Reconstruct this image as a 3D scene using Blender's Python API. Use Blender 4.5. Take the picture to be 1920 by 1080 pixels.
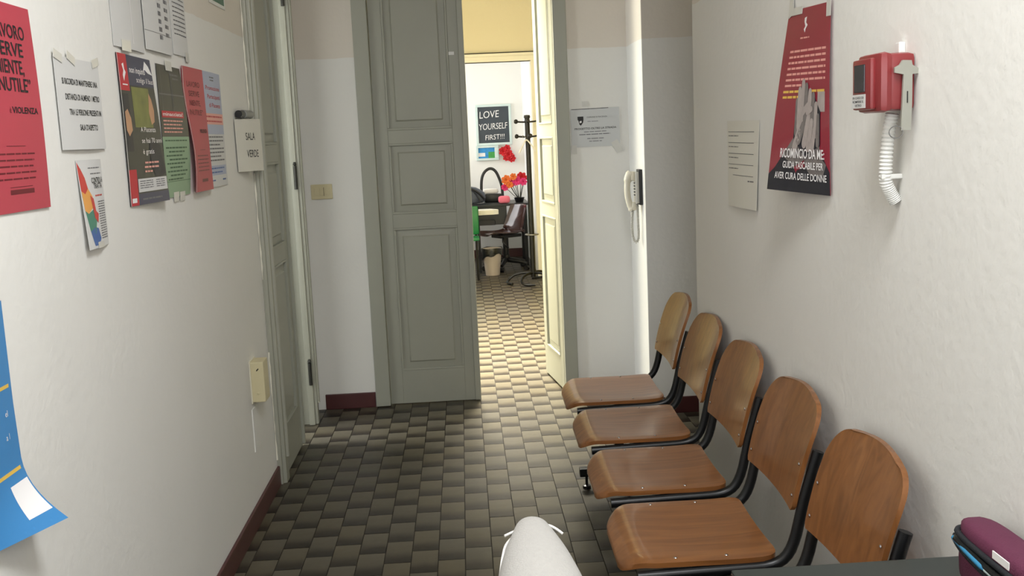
import bpy, bmesh, math, random
from mathutils import Vector, Matrix
random.seed(7)
for o in list(bpy.data.objects): bpy.data.objects.remove(o)
S = bpy.context.scene
C = S.collection
PI = math.pi

# ------------------------------------------------------------------ camera
yaw, pit, rol = 0.0432552, 0.1479098, -0.0444691
fw = Vector((math.sin(yaw)*math.cos(pit), math.cos(yaw)*math.cos(pit), -math.sin(pit)))
r0 = Vector((math.cos(yaw), -math.sin(yaw), 0)); u0 = r0.cross(fw)
rt = math.cos(rol)*r0 + math.sin(rol)*u0
up = -math.sin(rol)*r0 + math.cos(rol)*u0
cd = bpy.data.cameras.new('camera'); cam = bpy.data.objects.new('camera', cd); C.objects.link(cam)
cd.sensor_width = 36; cd.lens = 36*1923/1920; cd.clip_start = 0.05
CAMZ = 1.536
cam.matrix_world = Matrix(((rt.x, up.x, -fw.x, 0), (rt.y, up.y, -fw.y, 0), (rt.z, up.z, -fw.z, CAMZ), (0, 0, 0, 1)))
S.camera = cam
def on_screen(P):
    d = Vector(P) - Vector((0, 0, CAMZ)); z = d.dot(fw)
    if z < 0.1: return None
    return 960 + 1923*d.dot(rt)/z, 540 - 1923*d.dot(up)/z

# ------------------------------------------------------------------ world, lights, exposure
w = bpy.data.worlds.new('daylight'); S.world = w; w.use_nodes = True
w.node_tree.nodes['Background'].inputs[0].default_value = (0.80, 0.88, 1.0, 1)
w.node_tree.nodes['Background'].inputs[1].default_value = 1.0
S.view_settings.view_transform = 'Standard'; S.view_settings.look = 'None'
S.view_settings.gamma = 1; S.view_settings.use_curve_mapping = False
S.view_settings.exposure = 0.10
def area(name, loc, direction, sx, sy, power, col):
    l = bpy.data.lights.new(name, 'AREA'); l.shape = 'RECTANGLE'; l.size = sx; l.size_y = sy
    l.energy = power; l.color = col
    o = bpy.data.objects.new(name, l); C.objects.link(o); o.location = loc
    o.rotation_euler = Vector(direction).to_track_quat('-Z', 'Z').to_euler()
    return o
# daylight through the window behind the photographer
area('window_daylight', (0.30, -0.58, 1.72), (-0.50, 1, -0.10), 1.0, 1.40, 24, (0.98, 0.99, 1.0))
# unseen overhead light, added to lift the hall walls near the photographer
area('hall_overhead_fill', (0.32, 1.15, 3.14), (-0.40, 0, -1), 0.7, 0.9, 70, (0.96, 0.98, 1.0))
# daylight in the side room beyond the half open door on the left
area('side_room_daylight', (-2.9, 5.37, 1.7), (1, 0.0, -0.25), 0.6, 1.2, 150, (0.93, 0.97, 1.0))
# daylight in the far office
area('office_daylight', (-1.30, 12.0, 1.9), (1, 0.05, -0.05), 1.3, 1.6, 33, (0.97, 0.98, 1.0))
# unseen warm side light added for the open leaf, and the corridor ceiling lamp
area('corridor_side_fill', (-1.42, 7.1, 1.9), (1, -0.1, -0.3), 1.4, 1.5, 120, (1.0, 0.96, 0.78))
area('corridor_ceiling_lamp', (0.15, 7.3, 3.14), (0, 0, -1), 0.6, 1.2, 290, (1.0, 0.95, 0.82)).data.spread = math.radians(99)     # spread narrowed to keep its light off the hall

# ------------------------------------------------------------------ materials
def lin(c):
    c = c/255
    return c/12.92 if c <= 0.04045 else ((c+0.055)/1.055)**2.4
def rgb(r, g, b): return (lin(r), lin(g), lin(b), 1)
MATS = {}
def mat(name, col, rough=0.5, metal=0, var=0.0, vscale=20, bump=0.0, bscale=60, coat=0, trans=0, alpha=1, spec=0.5):
    m = bpy.data.materials.new(name); m.use_nodes = True; nt = m.node_tree; b = nt.nodes['Principled BSDF']
    c = rgb(*col); b.inputs['Base Color'].default_value = c; b.inputs['Roughness'].default_value = rough
    b.inputs['Metallic'].default_value = metal; b.inputs['Coat Weight'].default_value = coat
    b.inputs['Transmission Weight'].default_value = trans; b.inputs['Alpha'].default_value = alpha
    b.inputs['Specular IOR Level'].default_value = spec
    tc = nt.nodes.new('ShaderNodeTexCoord')
    n = nt.nodes.new('ShaderNodeTexNoise'); n.inputs['Scale'].default_value = vscale; n.inputs['Detail'].default_value = 4
    nt.links.new(tc.outputs['Object'], n.inputs['Vector'])
    if var:
        mx = nt.nodes.new('ShaderNodeMix'); mx.data_type = 'RGBA'
        mx.inputs[6].default_value = tuple(x*(1-var) for x in c[:3])+(1,)
        mx.inputs[7].default_value = tuple(min(1, x*(1+var)) for x in c[:3])+(1,)
        nt.links.new(n.outputs['Fac'], mx.inputs[0]); nt.links.new(mx.outputs[2], b.inputs['Base Color'])
    if bump:
        n2 = nt.nodes.new('ShaderNodeTexNoise'); n2.inputs['Scale'].default_value = bscale; n2.inputs['Detail'].default_value = 5
        nt.links.new(tc.outputs['Object'], n2.inputs['Vector'])
        bp = nt.nodes.new('ShaderNodeBump'); bp.inputs['Strength'].default_value = bump; bp.inputs['Distance'].default_value = 0.004
        nt.links.new(n2.outputs['Fac'], bp.inputs['Height']); nt.links.new(bp.outputs['Normal'], b.inputs['Normal'])
    MATS[name] = m
    return m

def wall_mat(name, low, high, band=2.0):
    """painted plaster: white washable paint up to the band height, warmer paint above"""
    m = mat(name, low, 0.75, bump=0.35, bscale=35, var=0.03, vscale=3)
    nt = m.node_tree; b = nt.nodes['Principled BSDF']
    src = b.inputs['Base Color'].links[0].from_socket
    g = nt.nodes.new('ShaderNodeNewGeometry'); sp = nt.nodes.new('ShaderNodeSeparateXYZ')
    nt.links.new(g.outputs['Position'], sp.inputs[0])
    nz = nt.nodes.new('ShaderNodeTexNoise'); nz.inputs['Scale'].default_value = 9; nt.links.new(g.outputs['Position'], nz.inputs['Vector'])
    ad = nt.nodes.new('ShaderNodeMath'); ad.operation = 'MULTIPLY_ADD'; ad.inputs[1].default_value = 0.012
    nt.links.new(nz.outputs['Fac'], ad.inputs[0]); nt.links.new(sp.outputs['Z'], ad.inputs[2])
    gt = nt.nodes.new('ShaderNodeMath'); gt.operation = 'GREATER_THAN'; gt.inputs[1].default_value = band + 0.006
    nt.links.new(ad.outputs[0], gt.inputs[0])
    mx = nt.nodes.new('ShaderNodeMix'); mx.data_type = 'RGBA'; mx.inputs[7].default_value = rgb(*high)
    nt.links.new(gt.outputs[0], mx.inputs[0]); nt.links.new(src, mx.inputs[6]); nt.links.new(mx.outputs[2], b.inputs['Base Color'])
    return m

def tile_mat():
    m = bpy.data.materials.new('tile_glaze'); m.use_nodes = True; nt = m.node_tree; b = nt.nodes['Principled BSDF']; L = nt.links.new
    N = lambda t: nt.nodes.new(t)
    def math_(op, a, bb=None, cc=None):
        n = N('ShaderNodeMath'); n.operation = op
        for i, v in enumerate((a, bb, cc)):
            if v is None: continue
            if isinstance(v, (int, float)): n.inputs[i].default_value = v
            else: L(v, n.inputs[i])
        return n.outputs[0]
    g = N('ShaderNodeNewGeometry'); sp = N('ShaderNodeSeparateXYZ'); L(g.outputs['Position'], sp.inputs[0])
    k = math_('FLOOR', math_('DIVIDE', math_('ADD', sp.outputs['X'], 0.06), 0.1))
    par = math_('FLOORED_MODULO', k, 2)
    yy = math_('DIVIDE', math_('SUBTRACT', sp.outputs['Y'], math_('MULTIPLY', math_('SUBTRACT', 1.0, par), 0.1)), 0.2)
    row = math_('FLOOR', yy); v = math_('SUBTRACT', yy, row)
    cb = N('ShaderNodeCombineXYZ'); L(k, cb.inputs[0]); L(row, cb.inputs[1])
    wn = N('ShaderNodeTexWhiteNoise'); wn.noise_dimensions = '2D'; L(cb.outputs[0], wn.inputs['Vector'])
    ns = N('ShaderNodeTexNoise'); ns.inputs['Scale'].default_value = 26; ns.inputs['Detail'].default_value = 5; L(g.outputs['Position'], ns.inputs['Vector'])
    vv = math_('ADD', v, math_('MULTIPLY', math_('SUBTRACT', ns.outputs['Fac'], 0.5), 0.22))
    ramp = N('ShaderNodeValToRGB'); e = ramp.color_ramp.elements     # flame-shaded glaze: brown at one end of every tile
    e[0].position = 0.03; e[0].color = rgb(27, 21, 16); e[1].position = 0.50; e[1].color = rgb(79, 73, 59)
    x = e.new(0.22); x.color = rgb(41, 34, 25); x = e.new(1.0); x.color = rgb(88, 82, 68)
    L(vv, ramp.inputs[0])
    hs = N('ShaderNodeHueSaturation'); L(ramp.outputs[0], hs.inputs['Color'])
    L(math_('MULTIPLY_ADD', wn.outputs['Value'], 0.10, 0.95), hs.inputs['Value'])
    L(math_('MULTIPLY_ADD', wn.outputs['Value'], 0.25, 0.85), hs.inputs['Saturation'])
    L(hs.outputs[0], b.inputs['Base Color']); b.inputs['Specular IOR Level'].default_value = 0.3
    L(math_('MULTIPLY_ADD', ns.outputs['Fac'], 0.16, 0.31), b.inputs['Roughness'])
    bp = N('ShaderNodeBump'); bp.inputs['Strength'].default_value = 0.12; bp.inputs['Distance'].default_value = 0.003
    L(ns.outputs['Fac'], bp.inputs['Height']); L(bp.outputs['Normal'], b.inputs['Normal'])
    MATS['tile_glaze'] = m
    return m

def wood_mat(name, along, a=(112, 69, 34), bcol=(138, 89, 47)):
    m = bpy.data.materials.new(name); m.use_nodes = True; nt = m.node_tree; b = nt.nodes['Principled BSDF']; L = nt.links.new
    tc = nt.nodes.new('ShaderNodeTexCoord'); mp = nt.nodes.new('ShaderNodeMapping')
    sc = {'x': (2.2, 26, 26), 'z': (26, 26, 2.2)}[along]; mp.inputs['Scale'].default_value = sc
    oi = nt.nodes.new('ShaderNodeObjectInfo'); ad = nt.nodes.new('ShaderNodeVectorMath'); ad.operation = 'ADD'
    ml = nt.nodes.new('ShaderNodeMath'); ml.operation = 'MULTIPLY'; ml.inputs[1].default_value = 37
    L(oi.outputs['Random'], ml.inputs[0]); L(tc.outputs['Object'], mp.inputs[0]); L(mp.outputs[0], ad.inputs[0]); L(ml.outputs[0], ad.inputs[1])
    n = nt.nodes.new('ShaderNodeTexNoise'); n.inputs['Scale'].default_value = 1.0; n.inputs['Detail'].default_value = 6; n.inputs['Distortion'].default_value = 1.4
    L(ad.outputs[0], n.inputs['Vector'])
    r = nt.nodes.new('ShaderNodeValToRGB'); e = r.color_ramp.elements
    e[0].position = 0.3; e[0].color = rgb(*a); e[1].position = 0.68; e[1].color = rgb(*bcol); L(n.outputs['Fac'], r.inputs[0])
    L(r.outputs[0], b.inputs['Base Color']); b.inputs['Roughness'].default_value = 0.38; b.inputs['Coat Weight'].default_value = 0.40; b.inputs['Specular IOR Level'].default_value = 0.35
    b.inputs['Coat Roughness'].default_value = 0.10
    MATS[name] = m
    return m

wall_mat('wall_paint', (228, 227, 222), (220, 213, 202))
wall_mat('corridor_paint', (226, 217, 188), (226, 217, 188))
mat('office_paint', (240, 240, 238), 0.8, bump=0.2)
mat('ceiling_paint', (226, 222, 212), 0.85, bump=0.2)
tile_mat()
wood_mat('beech_seat', 'x'); wood_mat('beech_back', 'z')
mat('grout', (42, 37, 30), 0.9, bump=0.4)
mat('door_paint', (160, 161, 148), 0.42, var=0.04, vscale=6, bump=0.12, bscale=25)
mat('trim_paint', (166, 166, 152), 0.42, var=0.06, vscale=8, bump=0.15, bscale=25)
mat('skirting', (74, 34, 34), 0.4, var=0.15, vscale=8)
mat('white_wood', (236, 232, 216), 0.45)
mat('black_metal', (14, 15, 17), 0.35, 0.2)
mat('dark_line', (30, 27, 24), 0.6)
mat('steel', (150, 150, 150), 0.35, 0.9)
mat('chrome', (200, 200, 205), 0.15, 1.0)
mat('hinge_metal', (70, 70, 66), 0.4, 0.8)
mat('paper', (210, 210, 208), 0.7, bump=0.1, bscale=20)
mat('paper_grey', (196, 198, 198), 0.4, bump=0.1, bscale=20)
mat('paper_warm', (222, 220, 210), 0.7, bump=0.1, bscale=20)
mat('ink', (32, 32, 34), 0.6)
mat('ink_grey', (110, 110, 114), 0.6)
mat('tape', (205, 204, 198), 0.3, coat=0.2)
mat('red_paper', (180, 62, 78), 0.5, var=0.04, vscale=12)
mat('red_ink', (186, 36, 52), 0.5)
mat('maroon_ink', (104, 18, 34), 0.5)
mat('maroon_paper', (146, 32, 54), 0.35, var=0.05, vscale=10, coat=0.3)
mat('white_ink', (238, 236, 236), 0.5)
mat('yellow_ink', (224, 186, 84), 0.5)
mat('pink_ink', (226, 160, 150), 0.5)
mat('navy_paper', (34, 40, 78), 0.4)
mat('black_paper', (32, 34, 36), 0.4, var=0.2, vscale=9)
mat('photo_green', (112, 116, 58), 0.45, var=0.5, vscale=18)
mat('photo_skin', (190, 146, 112), 0.5, var=0.15, vscale=20)
mat('photo_grey', (120, 114, 112), 0.5, var=0.35, vscale=40)
mat('photo_light', (170, 160, 156), 0.5, var=0.25, vscale=40)
mat('photo_dark', (40, 40, 48), 0.5, var=0.3, vscale=30)
mat('pale_green_paper', (140, 168, 136), 0.55)
mat('green_ink', (66, 96, 70), 0.6)
mat('lavender_paper', (170, 178, 200), 0.55)
mat('blue_paper', (62, 132, 190), 0.4, var=0.04, vscale=6)
mat('map_red', (196, 66, 60), 0.5); mat('map_orange', (226, 160, 80), 0.5)
mat('map_green', (70, 130, 110), 0.5); mat('map_blue', (60, 96, 160), 0.5)
mat('sign_green', (18, 92, 70), 0.4)
mat('beige_plastic', (206, 196, 158), 0.4)
mat('ivory_plastic', (222, 216, 196), 0.35)
mat('white_plastic', (226, 226, 222), 0.35)
mat('phone_grey', (196, 194, 184), 0.35)
mat('black_plastic', (20, 20, 22), 0.35)
mat('red_plastic', (132, 48, 50), 0.35, var=0.03)
mat('smoked_window', (42, 40, 44), 0.12)
mat('grey_metal_paint', (160, 160, 150), 0.45, 0.3)
mat('table_laminate', (42, 48, 46), 0.35, var=0.05, vscale=30)
mat('table_edge', (40, 30, 26), 0.45)
mat('purple_cloth', (92, 34, 62), 0.8, var=0.1, vscale=60, bump=0.4, bscale=400)
mat('zip_cloth', (20, 24, 30), 0.7, bump=0.3, bscale=300)
mat('pen_blue', (56, 132, 172), 0.3)
mat('clear_paper', (172, 186, 184), 0.4, var=0.3, vscale=80)
mat('jersey', (166, 164, 160), 0.95, var=0.06, vscale=120, bump=0.5, bscale=350)
mat('cord_white', (232, 230, 226), 0.8)
mat('shoe', (60, 60, 66), 0.6)
mat('slate', (58, 66, 74), 0.65, var=0.15, vscale=7)
mat('chalk', (240, 240, 240), 0.9)
mat('frame_pale', (206, 224, 222), 0.5)
mat('photo_sea', (40, 140, 205), 0.5, var=0.4, vscale=25)
mat('photo_meadow', (60, 150, 70), 0.5, var=0.4, vscale=25)
mat('flower_red', (208, 40, 48), 0.6, var=0.15, vscale=30)
mat('flower_pink', (232, 64, 130), 0.6, var=0.15, vscale=30)
mat('flower_orange', (240, 130, 60), 0.6, var=0.2, vscale=30)
mat('stem', (44, 48, 36), 0.6)
mat('brown_shell', (58, 34, 30), 0.18, coat=0.6)
mat('desk_black', (26, 30, 34), 0.35)
mat('bag_black', (22, 24, 28), 0.4)
mat('bag_grey', (78, 84, 96), 0.5, var=0.2, vscale=20)
mat('green_plastic', (18, 122, 66), 0.35)
mat('bin_grey', (176, 166, 158), 0.5)
mat('liner', (16, 20, 22), 0.25, bump=0.6, bscale=40)
mat('yellow_box', (216, 190, 60), 0.5)
mat('cloth_white', (236, 234, 230), 0.8)
mat('cloth_pink', (236, 120, 140), 0.8)

# ------------------------------------------------------------------ mesh helpers
ORG = {}
def link_mesh(name, verts, faces, m, parent=None, smooth=None, kind=None):
    org = ORG.get(parent.name, Vector((0, 0, 0))) if parent else Vector((0, 0, 0))
    me = bpy.data.meshes.new(name)
    me.from_pydata([tuple(Vector(v)-org) for v in verts], [], faces); me.update()
    bm = bmesh.new(); bm.from_mesh(me); bmesh.ops.recalc_face_normals(bm, faces=bm.faces); bm.to_mesh(me); bm.free()
    if smooth is not None:
        for p in me.polygons: p.use_smooth = True
        me.set_sharp_from_angle(angle=math.radians(smooth))
    me.materials.append(MATS[m] if isinstance(m, str) else m)
    o = bpy.data.objects.new(name, me); C.objects.link(o)
    if parent: o.parent = parent
    ORG[o.name] = org
    if kind: o['kind'] = kind
    return o
class MB:
    def __init__(s): s.v = []; s.f = []
    def add(s, v, f):
        n = len(s.v); s.v += [Vector(x) for x in v]; s.f += [tuple(i+n for i in q) for q in f]; return s
    def box(s, x0, x1, y0, y1, z0, z1, bev=0, M=None):
        bm = bmesh.new(); bmesh.ops.create_cube(bm, size=1)
        for v in bm.verts: v.co = Vector((x0+(v.co.x+.5)*(x1-x0), y0+(v.co.y+.5)*(y1-y0), z0+(v.co.z+.5)*(z1-z0)))
        if bev: bmesh.ops.bevel(bm, geom=bm.edges[:]+bm.verts[:], offset=bev, segments=2, profile=0.6, affect='EDGES')
        bm.verts.index_update()
        vs = [(M @ v.co) if M else v.co.copy() for v in bm.verts]; fs = [[v.index for v in f.verts] for f in bm.faces]; bm.free()
        return s.add(vs, fs)
    def tube(s, pts, r, n=10, caps=True, flat=None):
        pts = [Vector(p) for p in pts]; rs = r if isinstance(r, (list, tuple)) else [r]*len(pts)
        t0 = (pts[1]-pts[0]).normalized(); ref = Vector((0, 0, 1)) if abs(t0.z) < .9 else Vector((0, 1, 0))
        a = t0.cross(ref).normalized(); vs = []; fs = []
        for i, p in enumerate(pts):
            t = (pts[min(i+1, len(pts)-1)]-pts[max(i-1, 0)]).normalized()
            a = (a - t*a.dot(t)).normalized(); b = t.cross(a)
            for k in range(n):
                q = 2*PI*k/n; vs.append(p + a*math.cos(q)*rs[i] + b*math.sin(q)*rs[i]*(flat or 1))
        for i in range(len(pts)-1):
            for k in range(n): fs.append((i*n+k, i*n+(k+1) % n, (i+1)*n+(k+1) % n, (i+1)*n+k))
        if caps: fs += [tuple(range(n))[::-1], tuple((len(pts)-1)*n+k for k in range(n))]
        return s.add(vs, fs)
    def lathe(s, prof, c, n=20, caps=True):
        vs = []; fs = []
        for (r, z) in prof:
            for k in range(n): vs.append((c[0]+r*math.cos(2*PI*k/n), c[1]+r*math.sin(2*PI*k/n), c[2]+z))
        for i in range(len(prof)-1):
            for k in range(n): fs.append((i*n+k, i*n+(k+1) % n, (i+1)*n+(k+1) % n, (i+1)*n+k))
        if caps: fs += [tuple(range(n))[::-1], tuple((len(prof)-1)*n+k for k in range(n))]
        return s.add(vs, fs)
    def prism(s, poly, h0, h1, place):
        n = len(poly); vs = [place(x, y, h0) for x, y in poly]+[place(x, y, h1) for x, y in poly]
        fs = [tuple(range(n))[::-1], tuple(range(n, 2*n))]+[(i, (i+1) % n, n+(i+1) % n, n+i) for i in range(n)]
        return s.add(vs, fs)
    def sheet(s, f, nu, nv, thick):
        """closed thin slab; f(u, v, offset) -> point"""
        vs = []; fs = []; W = nu+1
        for off in (0, thick):
            for j in range(nv+1):
                for i in range(nu+1): vs.append(f(i/nu, j/nv, off))
        T = W*(nv+1)
        for j in range(nv):
            for i in range(nu):
                q = (j*W+i, j*W+i+1, (j+1)*W+i+1, (j+1)*W+i); fs += [tuple(q[::-1]), tuple(T+x for x in q)]
        ring = [i for i in range(nu+1)]+[j*W+nu for j in range(1, nv+1)]+[nv*W+i for i in range(nu-1, -1, -1)]+[j*W for j in range(nv-1, 0, -1)]
        for a, b in zip(ring, ring[1:]+ring[:1]): fs.append((a, b, T+b, T+a))
        return s.add(vs, fs)
    def build(s, name, m, parent=None, smooth=None, kind=None): return link_mesh(name, s.v, s.f, m, parent, smooth, kind)
def tag(o, label, cat, group=None, kind=None):
    o['label'] = label; o['category'] = cat
    if group: o['group'] = group
    if kind: o['kind'] = kind
    return o
def thing(name, label, cat, loc, group=None, kind=None):
    o = bpy.data.objects.new(name, None); C.objects.link(o); o.location = loc; o.empty_display_size = 0.05
    ORG[o.name] = Vector(loc)
    return tag(o, label, cat, group, kind)
def struct(name, mb, m, label, cat='wall', smooth=None):
    o = mb.build(name, m, None, smooth); return tag(o, label, cat, kind='structure')
def bez(p0, p1, p2, p3, n=12):
    out = []
    for i in range(n+1):
        t = i/n; a = Vector(p0)*(1-t)**3 + Vector(p1)*3*t*(1-t)**2 + Vector(p2)*3*t*t*(1-t) + Vector(p3)*t**3; out.append(a)
    return out
def catmull(P, n=6):
    P = [Vector(p) for p in P]; out = []
    for i in range(len(P)-1):
        a = P[max(i-1, 0)]; b = P[i]; c = P[i+1]; d = P[min(i+2, len(P)-1)]
        for k in range(n):
            t = k/n; out.append(0.5*((2*b)+(c-a)*t+(2*a-5*b+4*c-d)*t*t+(3*b-a-3*c+d)*t**3))
    return out+[P[-1]]

# ------------------------------------------------------------------ the setting
XL, XR, YW = -0.91, 0.915, 5.87          # left wall, right wall, wall with the double door
H = 3.2
YR = 4.03                                # outer corner where the right wall ends
# floor and tiles
fl = struct('floor', MB().box(-3.2, 2.6, -0.6, 13.2, -0.12, -0.0035), 'grout', 'brown staggered ceramic tile floor of hall, corridor and far office', 'floor')
def tile_mesh():
    hx, hy = 0.0483, 0.0984
    v = [(x*hx, y*hy, -0.008) for x, y in ((-1, -1), (1, -1), (1, 1), (-1, 1))]
    v += [(x*hx, y*hy, 0) for x, y in ((-1, -1), (1, -1), (1, 1), (-1, 1))]
    f = [(4, 5, 6, 7)]+[(i, (i+1) % 4, 4+(i+1) % 4, 4+i) for i in range(4)]
    return v, f
tv, tf = tile_mesh()
tme = bpy.data.meshes.new('floor_tile'); tme.from_pydata(tv, [], tf); tme.materials.append(MATS['tile_glaze'])
cand = []
def in_room(x, y):
    if y < YW: return (XL-0.04 < x < XR+0.02) or (YR < y < 5.45 and x < 2.35) or (4.6 < y < 5.6 and -2.9 < x < XL)
    if y < 10.95: return -1.4 < x < 1.15
    return -1.3 < x < 0.85
for k in range(-30, 25):
    xc = -0.06+0.1*k+0.05
    off = 0.1 if k % 2 == 0 else 0.0
    for j in range(-9, 65):
        yc = off+0.2*j+0.1
        if in_room(xc, yc): cand.append((xc, yc))
def seen(x, y):
    p = on_screen((x, y, 0))
    if not p or not (-20 < p[0] < 1940 and -20 < p[1] < 1110): return False
    if y > YW: return 0.0 < x < 0.62 and x/y > 0.0
    if x > 0.3 and y < 3.7: return False
    return XL < x < 1.25
vis = sorted([t for t in cand if seen(*t)], key=lambda t: t[1])[:300]; vs_ = set(vis)
for (x, y) in vis:
    o = bpy.data.objects.new('tile', tme); C.objects.link(o); o.parent = fl
    o.location = (x, y, random.uniform(-0.0006, 0.0004)); o.rotation_euler = (random.uniform(-.002, .002), random.uniform(-.003, .003), random.uniform(-.004, .004))
mb = MB()
for (x, y) in cand:
    if (x, y) in vs_: continue
    dz = random.uniform(-0.0006, 0.0004); mb.add([(a+x, b+y, c+dz) for a, b, c in tv], tf)
mb.build('remaining_tiles', 'tile_glaze', fl, kind='stuff')

struct('ceiling', MB().box(-3.2, 2.6, -0.6, 13.2, H, H+0.1), 'ceiling_paint', 'plain pale plaster ceiling above the hall', 'ceiling')
DL0, DL1, DH = 4.64, 5.57, 2.55          # doorway in the left wall
mb = MB().box(XL-0.15, XL, -0.6, DL0, 0, H).box(XL-0.15, XL, DL1, YW+0.18, 0, H).box(XL-0.15, XL, DL0, DL1, DH, H)
struct('wall_left', mb, 'wall_paint', 'left white plaster wall of the hall covered with posters')
struct('wall_right', MB().box(XR, XR+0.15, -0.6, YR, 0, H, 0.006), 'wall_paint', 'right white plaster wall behind the row of wooden seats')
DX0, DX1 = -0.545, 0.605                 # double doorway in the far wall
mb = MB().box(XL-0.15, DX0, YW, YW+0.18, 0, H).box(DX1, 0.99, YW, YW+0.18, 0, H).box(DX0, DX1, YW, YW+0.18, 2.62, H)
struct('wall_far', mb, 'wall_paint', 'end wall of the hall around the grey double door')
struct('wall_pillar', MB().box(0.958, 2.45, 5.39, YW+0.18, 0, H, 0.004), 'wall_paint', 'shaded projecting wall between the double door and the right wall')
struct('wall_alcove', MB().box(2.4, 2.5, 0.5, 5.45, 0, H).box(XR+0.1, 2.5, YR-0.6, YR-0.5, 0, H), 'wall_paint', 'side walls of the passage opening behind the right wall')
mb = MB().box(-1.06, -0.25, -0.6, -0.5, 0, H).box(0.85, 1.03, -0.6, -0.5, 0, H).box(-0.25, 0.85, -0.6, -0.5, 0, 0.95).box(-0.25, 0.85, -0.6, -0.5, 2.45, H)
struct('wall_behind', mb, 'wall_paint', 'window wall behind the photographer, outside the picture')
# side room
mb = MB().box(-3.2, -3.1, 3.6, 6.4, 0, H).box(-3.2, XL-0.15, 3.5, 3.6, 0, H).box(-3.2, XL-0.15, 6.4, 6.5, 0, H)
struct('wall_side_room', mb, 'office_paint', 'white walls of the bright room behind the ajar left door')
# corridor beyond the double door
YD = 10.95                               # doorway into the office
mb = MB().box(-1.6, -1.5, YW+0.18, YD, 0, H).box(1.15, 1.25, YW+0.18, YD, 0, H)
struct('wall_corridor', mb, 'corridor_paint', 'cream side walls of the corridor beyond the double door')
OX0, OX1, OH = -0.35, 0.775, 2.30
mb = MB().box(-1.6, OX0, YD, YD+0.12, 0, H).box(OX1, 1.25, YD, YD+0.12, 0, H).box(OX0, OX1, YD, YD+0.12, OH, H)
struct('wall_corridor_end', mb, 'corridor_paint', 'cream wall above the office doorway at the corridor end')
mb = MB().box(-1.6, 1.0, 13.0, 13.1, 0, H).box(OX1+0.015, OX1+0.12, YD+0.12, 13.1, 0, H).box(-1.6, -1.5, YD, 13.1, 0, H)
struct('wall_office', mb, 'office_paint', 'bright white office wall carrying the small blackboard')
# skirtings
def skirt(name, x0, x1, y0, y1, label, h=0.09):
    struct(name, MB().box(x0, x1, y0, y1, 0, h, 0.004), 'skirting', label, 'baseboard')
skirt('baseboard_left', XL, XL+0.012, -0.5, 4.58, 'dark red skirting along the left wall below the posters')
skirt('baseboard_far', XL+0.05, DX0-0.025, YW-0.012, YW, 'dark red skirting between left doorway and double door')
skirt('baseboard_pillar', 0.97, 2.4, 5.39-0.012, 5.39, 'dark red skirting below the shaded projecting wall')
skirt('baseboard_return', 0.946, 0.958, 5.385, YW, 'dark red skirting on the narrow lit return wall')
skirt('baseboard_far_right', DX1+0.02, 0.946, YW-0.012, YW, 'dark red skirting right of the double door')
skirt('baseboard_right', XR-0.012, XR, -0.5, YR, 'dark red skirting behind the row of wooden seats')
skirt('baseboard_office', -1.5, OX1, 12.985, 13.0, 'dark brown skirting on the far office wall', 0.11)

# window behind the photographer
wn = thing('window_1', 'tall window behind the photographer giving the daylight', 'window', (0.3, -0.55, 0.95), kind='structure')
mb = MB().box(-0.25, -0.18, -0.58, -0.52, 0.95, 2.45).box(0.78, 0.85, -0.58, -0.52, 0.95, 2.45).box(-0.18, 0.78, -0.58, -0.52, 0.95, 1.02).box(-0.18, 0.78, -0.58, -0.52, 2.38, 2.45)
mb.build('window_frame', 'white_wood', wn)
MB().box(0.27, 0.33, -0.58, -0.53, 1.02, 2.38).build('mullion', 'white_wood', wn)

# ------------------------------------------------------------------ doors
def moulded_leaf(root, place, w, zb, zt, panels, th, part_mat='door_paint'):
    """place(u, d, z): u across the leaf, d out of the face"""
    def bx(u0, u1, d0, d1, z0, z1, bev=0.002):
        mb = MB().box(u0, u1, d0, d1, z0, z1, bev)
        mb.v = [place(v.x, v.y, v.z) for v in mb.v]; return mb
    # stiles and rails with the panel fields left open
    u0p, u1p = panels[0][0], panels[0][1]
    bx(0, u0p, -th, 0, zb, zt).build('stile', part_mat, root)
    bx(u1p, w, -th, 0, zb, zt).build('stile', part_mat, root)
    zs = [zb]
    for p in panels: zs += [p[2], p[3]]
    zs.append(zt)
    for i in range(0, len(zs), 2): bx(u0p, u1p, -th, 0, zs[i], zs[i+1]).build('rail', part_mat, root)
    for (a, b, c, d) in panels:
        pm = MB()
        # recessed ground, bevelled raised field
        def ring(i, dd): return [place(a+i, dd, c+i), place(b-i, dd, c+i), place(b-i, dd, d-i), place(a+i, dd, d-i)]
        R = [ring(0, -0.013), ring(0.048, -0.010), ring(0.056, -0.003)]
        back = ring(0, -th+0.006); vs = [v for r in R for v in r]+back; fs = []
        for q in range(2):
            for i in range(4): fs.append((q*4+i, q*4+(i+1) % 4, q*4+4+(i+1) % 4, q*4+4+i))
        fs += [(8, 9, 10, 11), (12, 15, 14, 13)]+[(i, 12+i, 12+(i+1) % 4, (i+1) % 4) for i in range(4)]
        pan = pm.add(vs, fs).build('panel', part_mat, root)
        # thin moulding strip around the recess
        mm = MB()
        for (x0, x1, y0, y1) in ((a, b, c, c+0.012), (a, b, d-0.012, d), (a, a+0.012, c+0.012, d-0.012), (b-0.012, b, c+0.012, d-0.012)):
            q = MB().box(x0, x1, -0.014, 0.003, y0, y1, 0.003); mm.add([place(v.x, v.y, v.z) for v in q.v], q.f)
        mm.build('moulding', part_mat, pan)
ZT = 2.56
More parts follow.
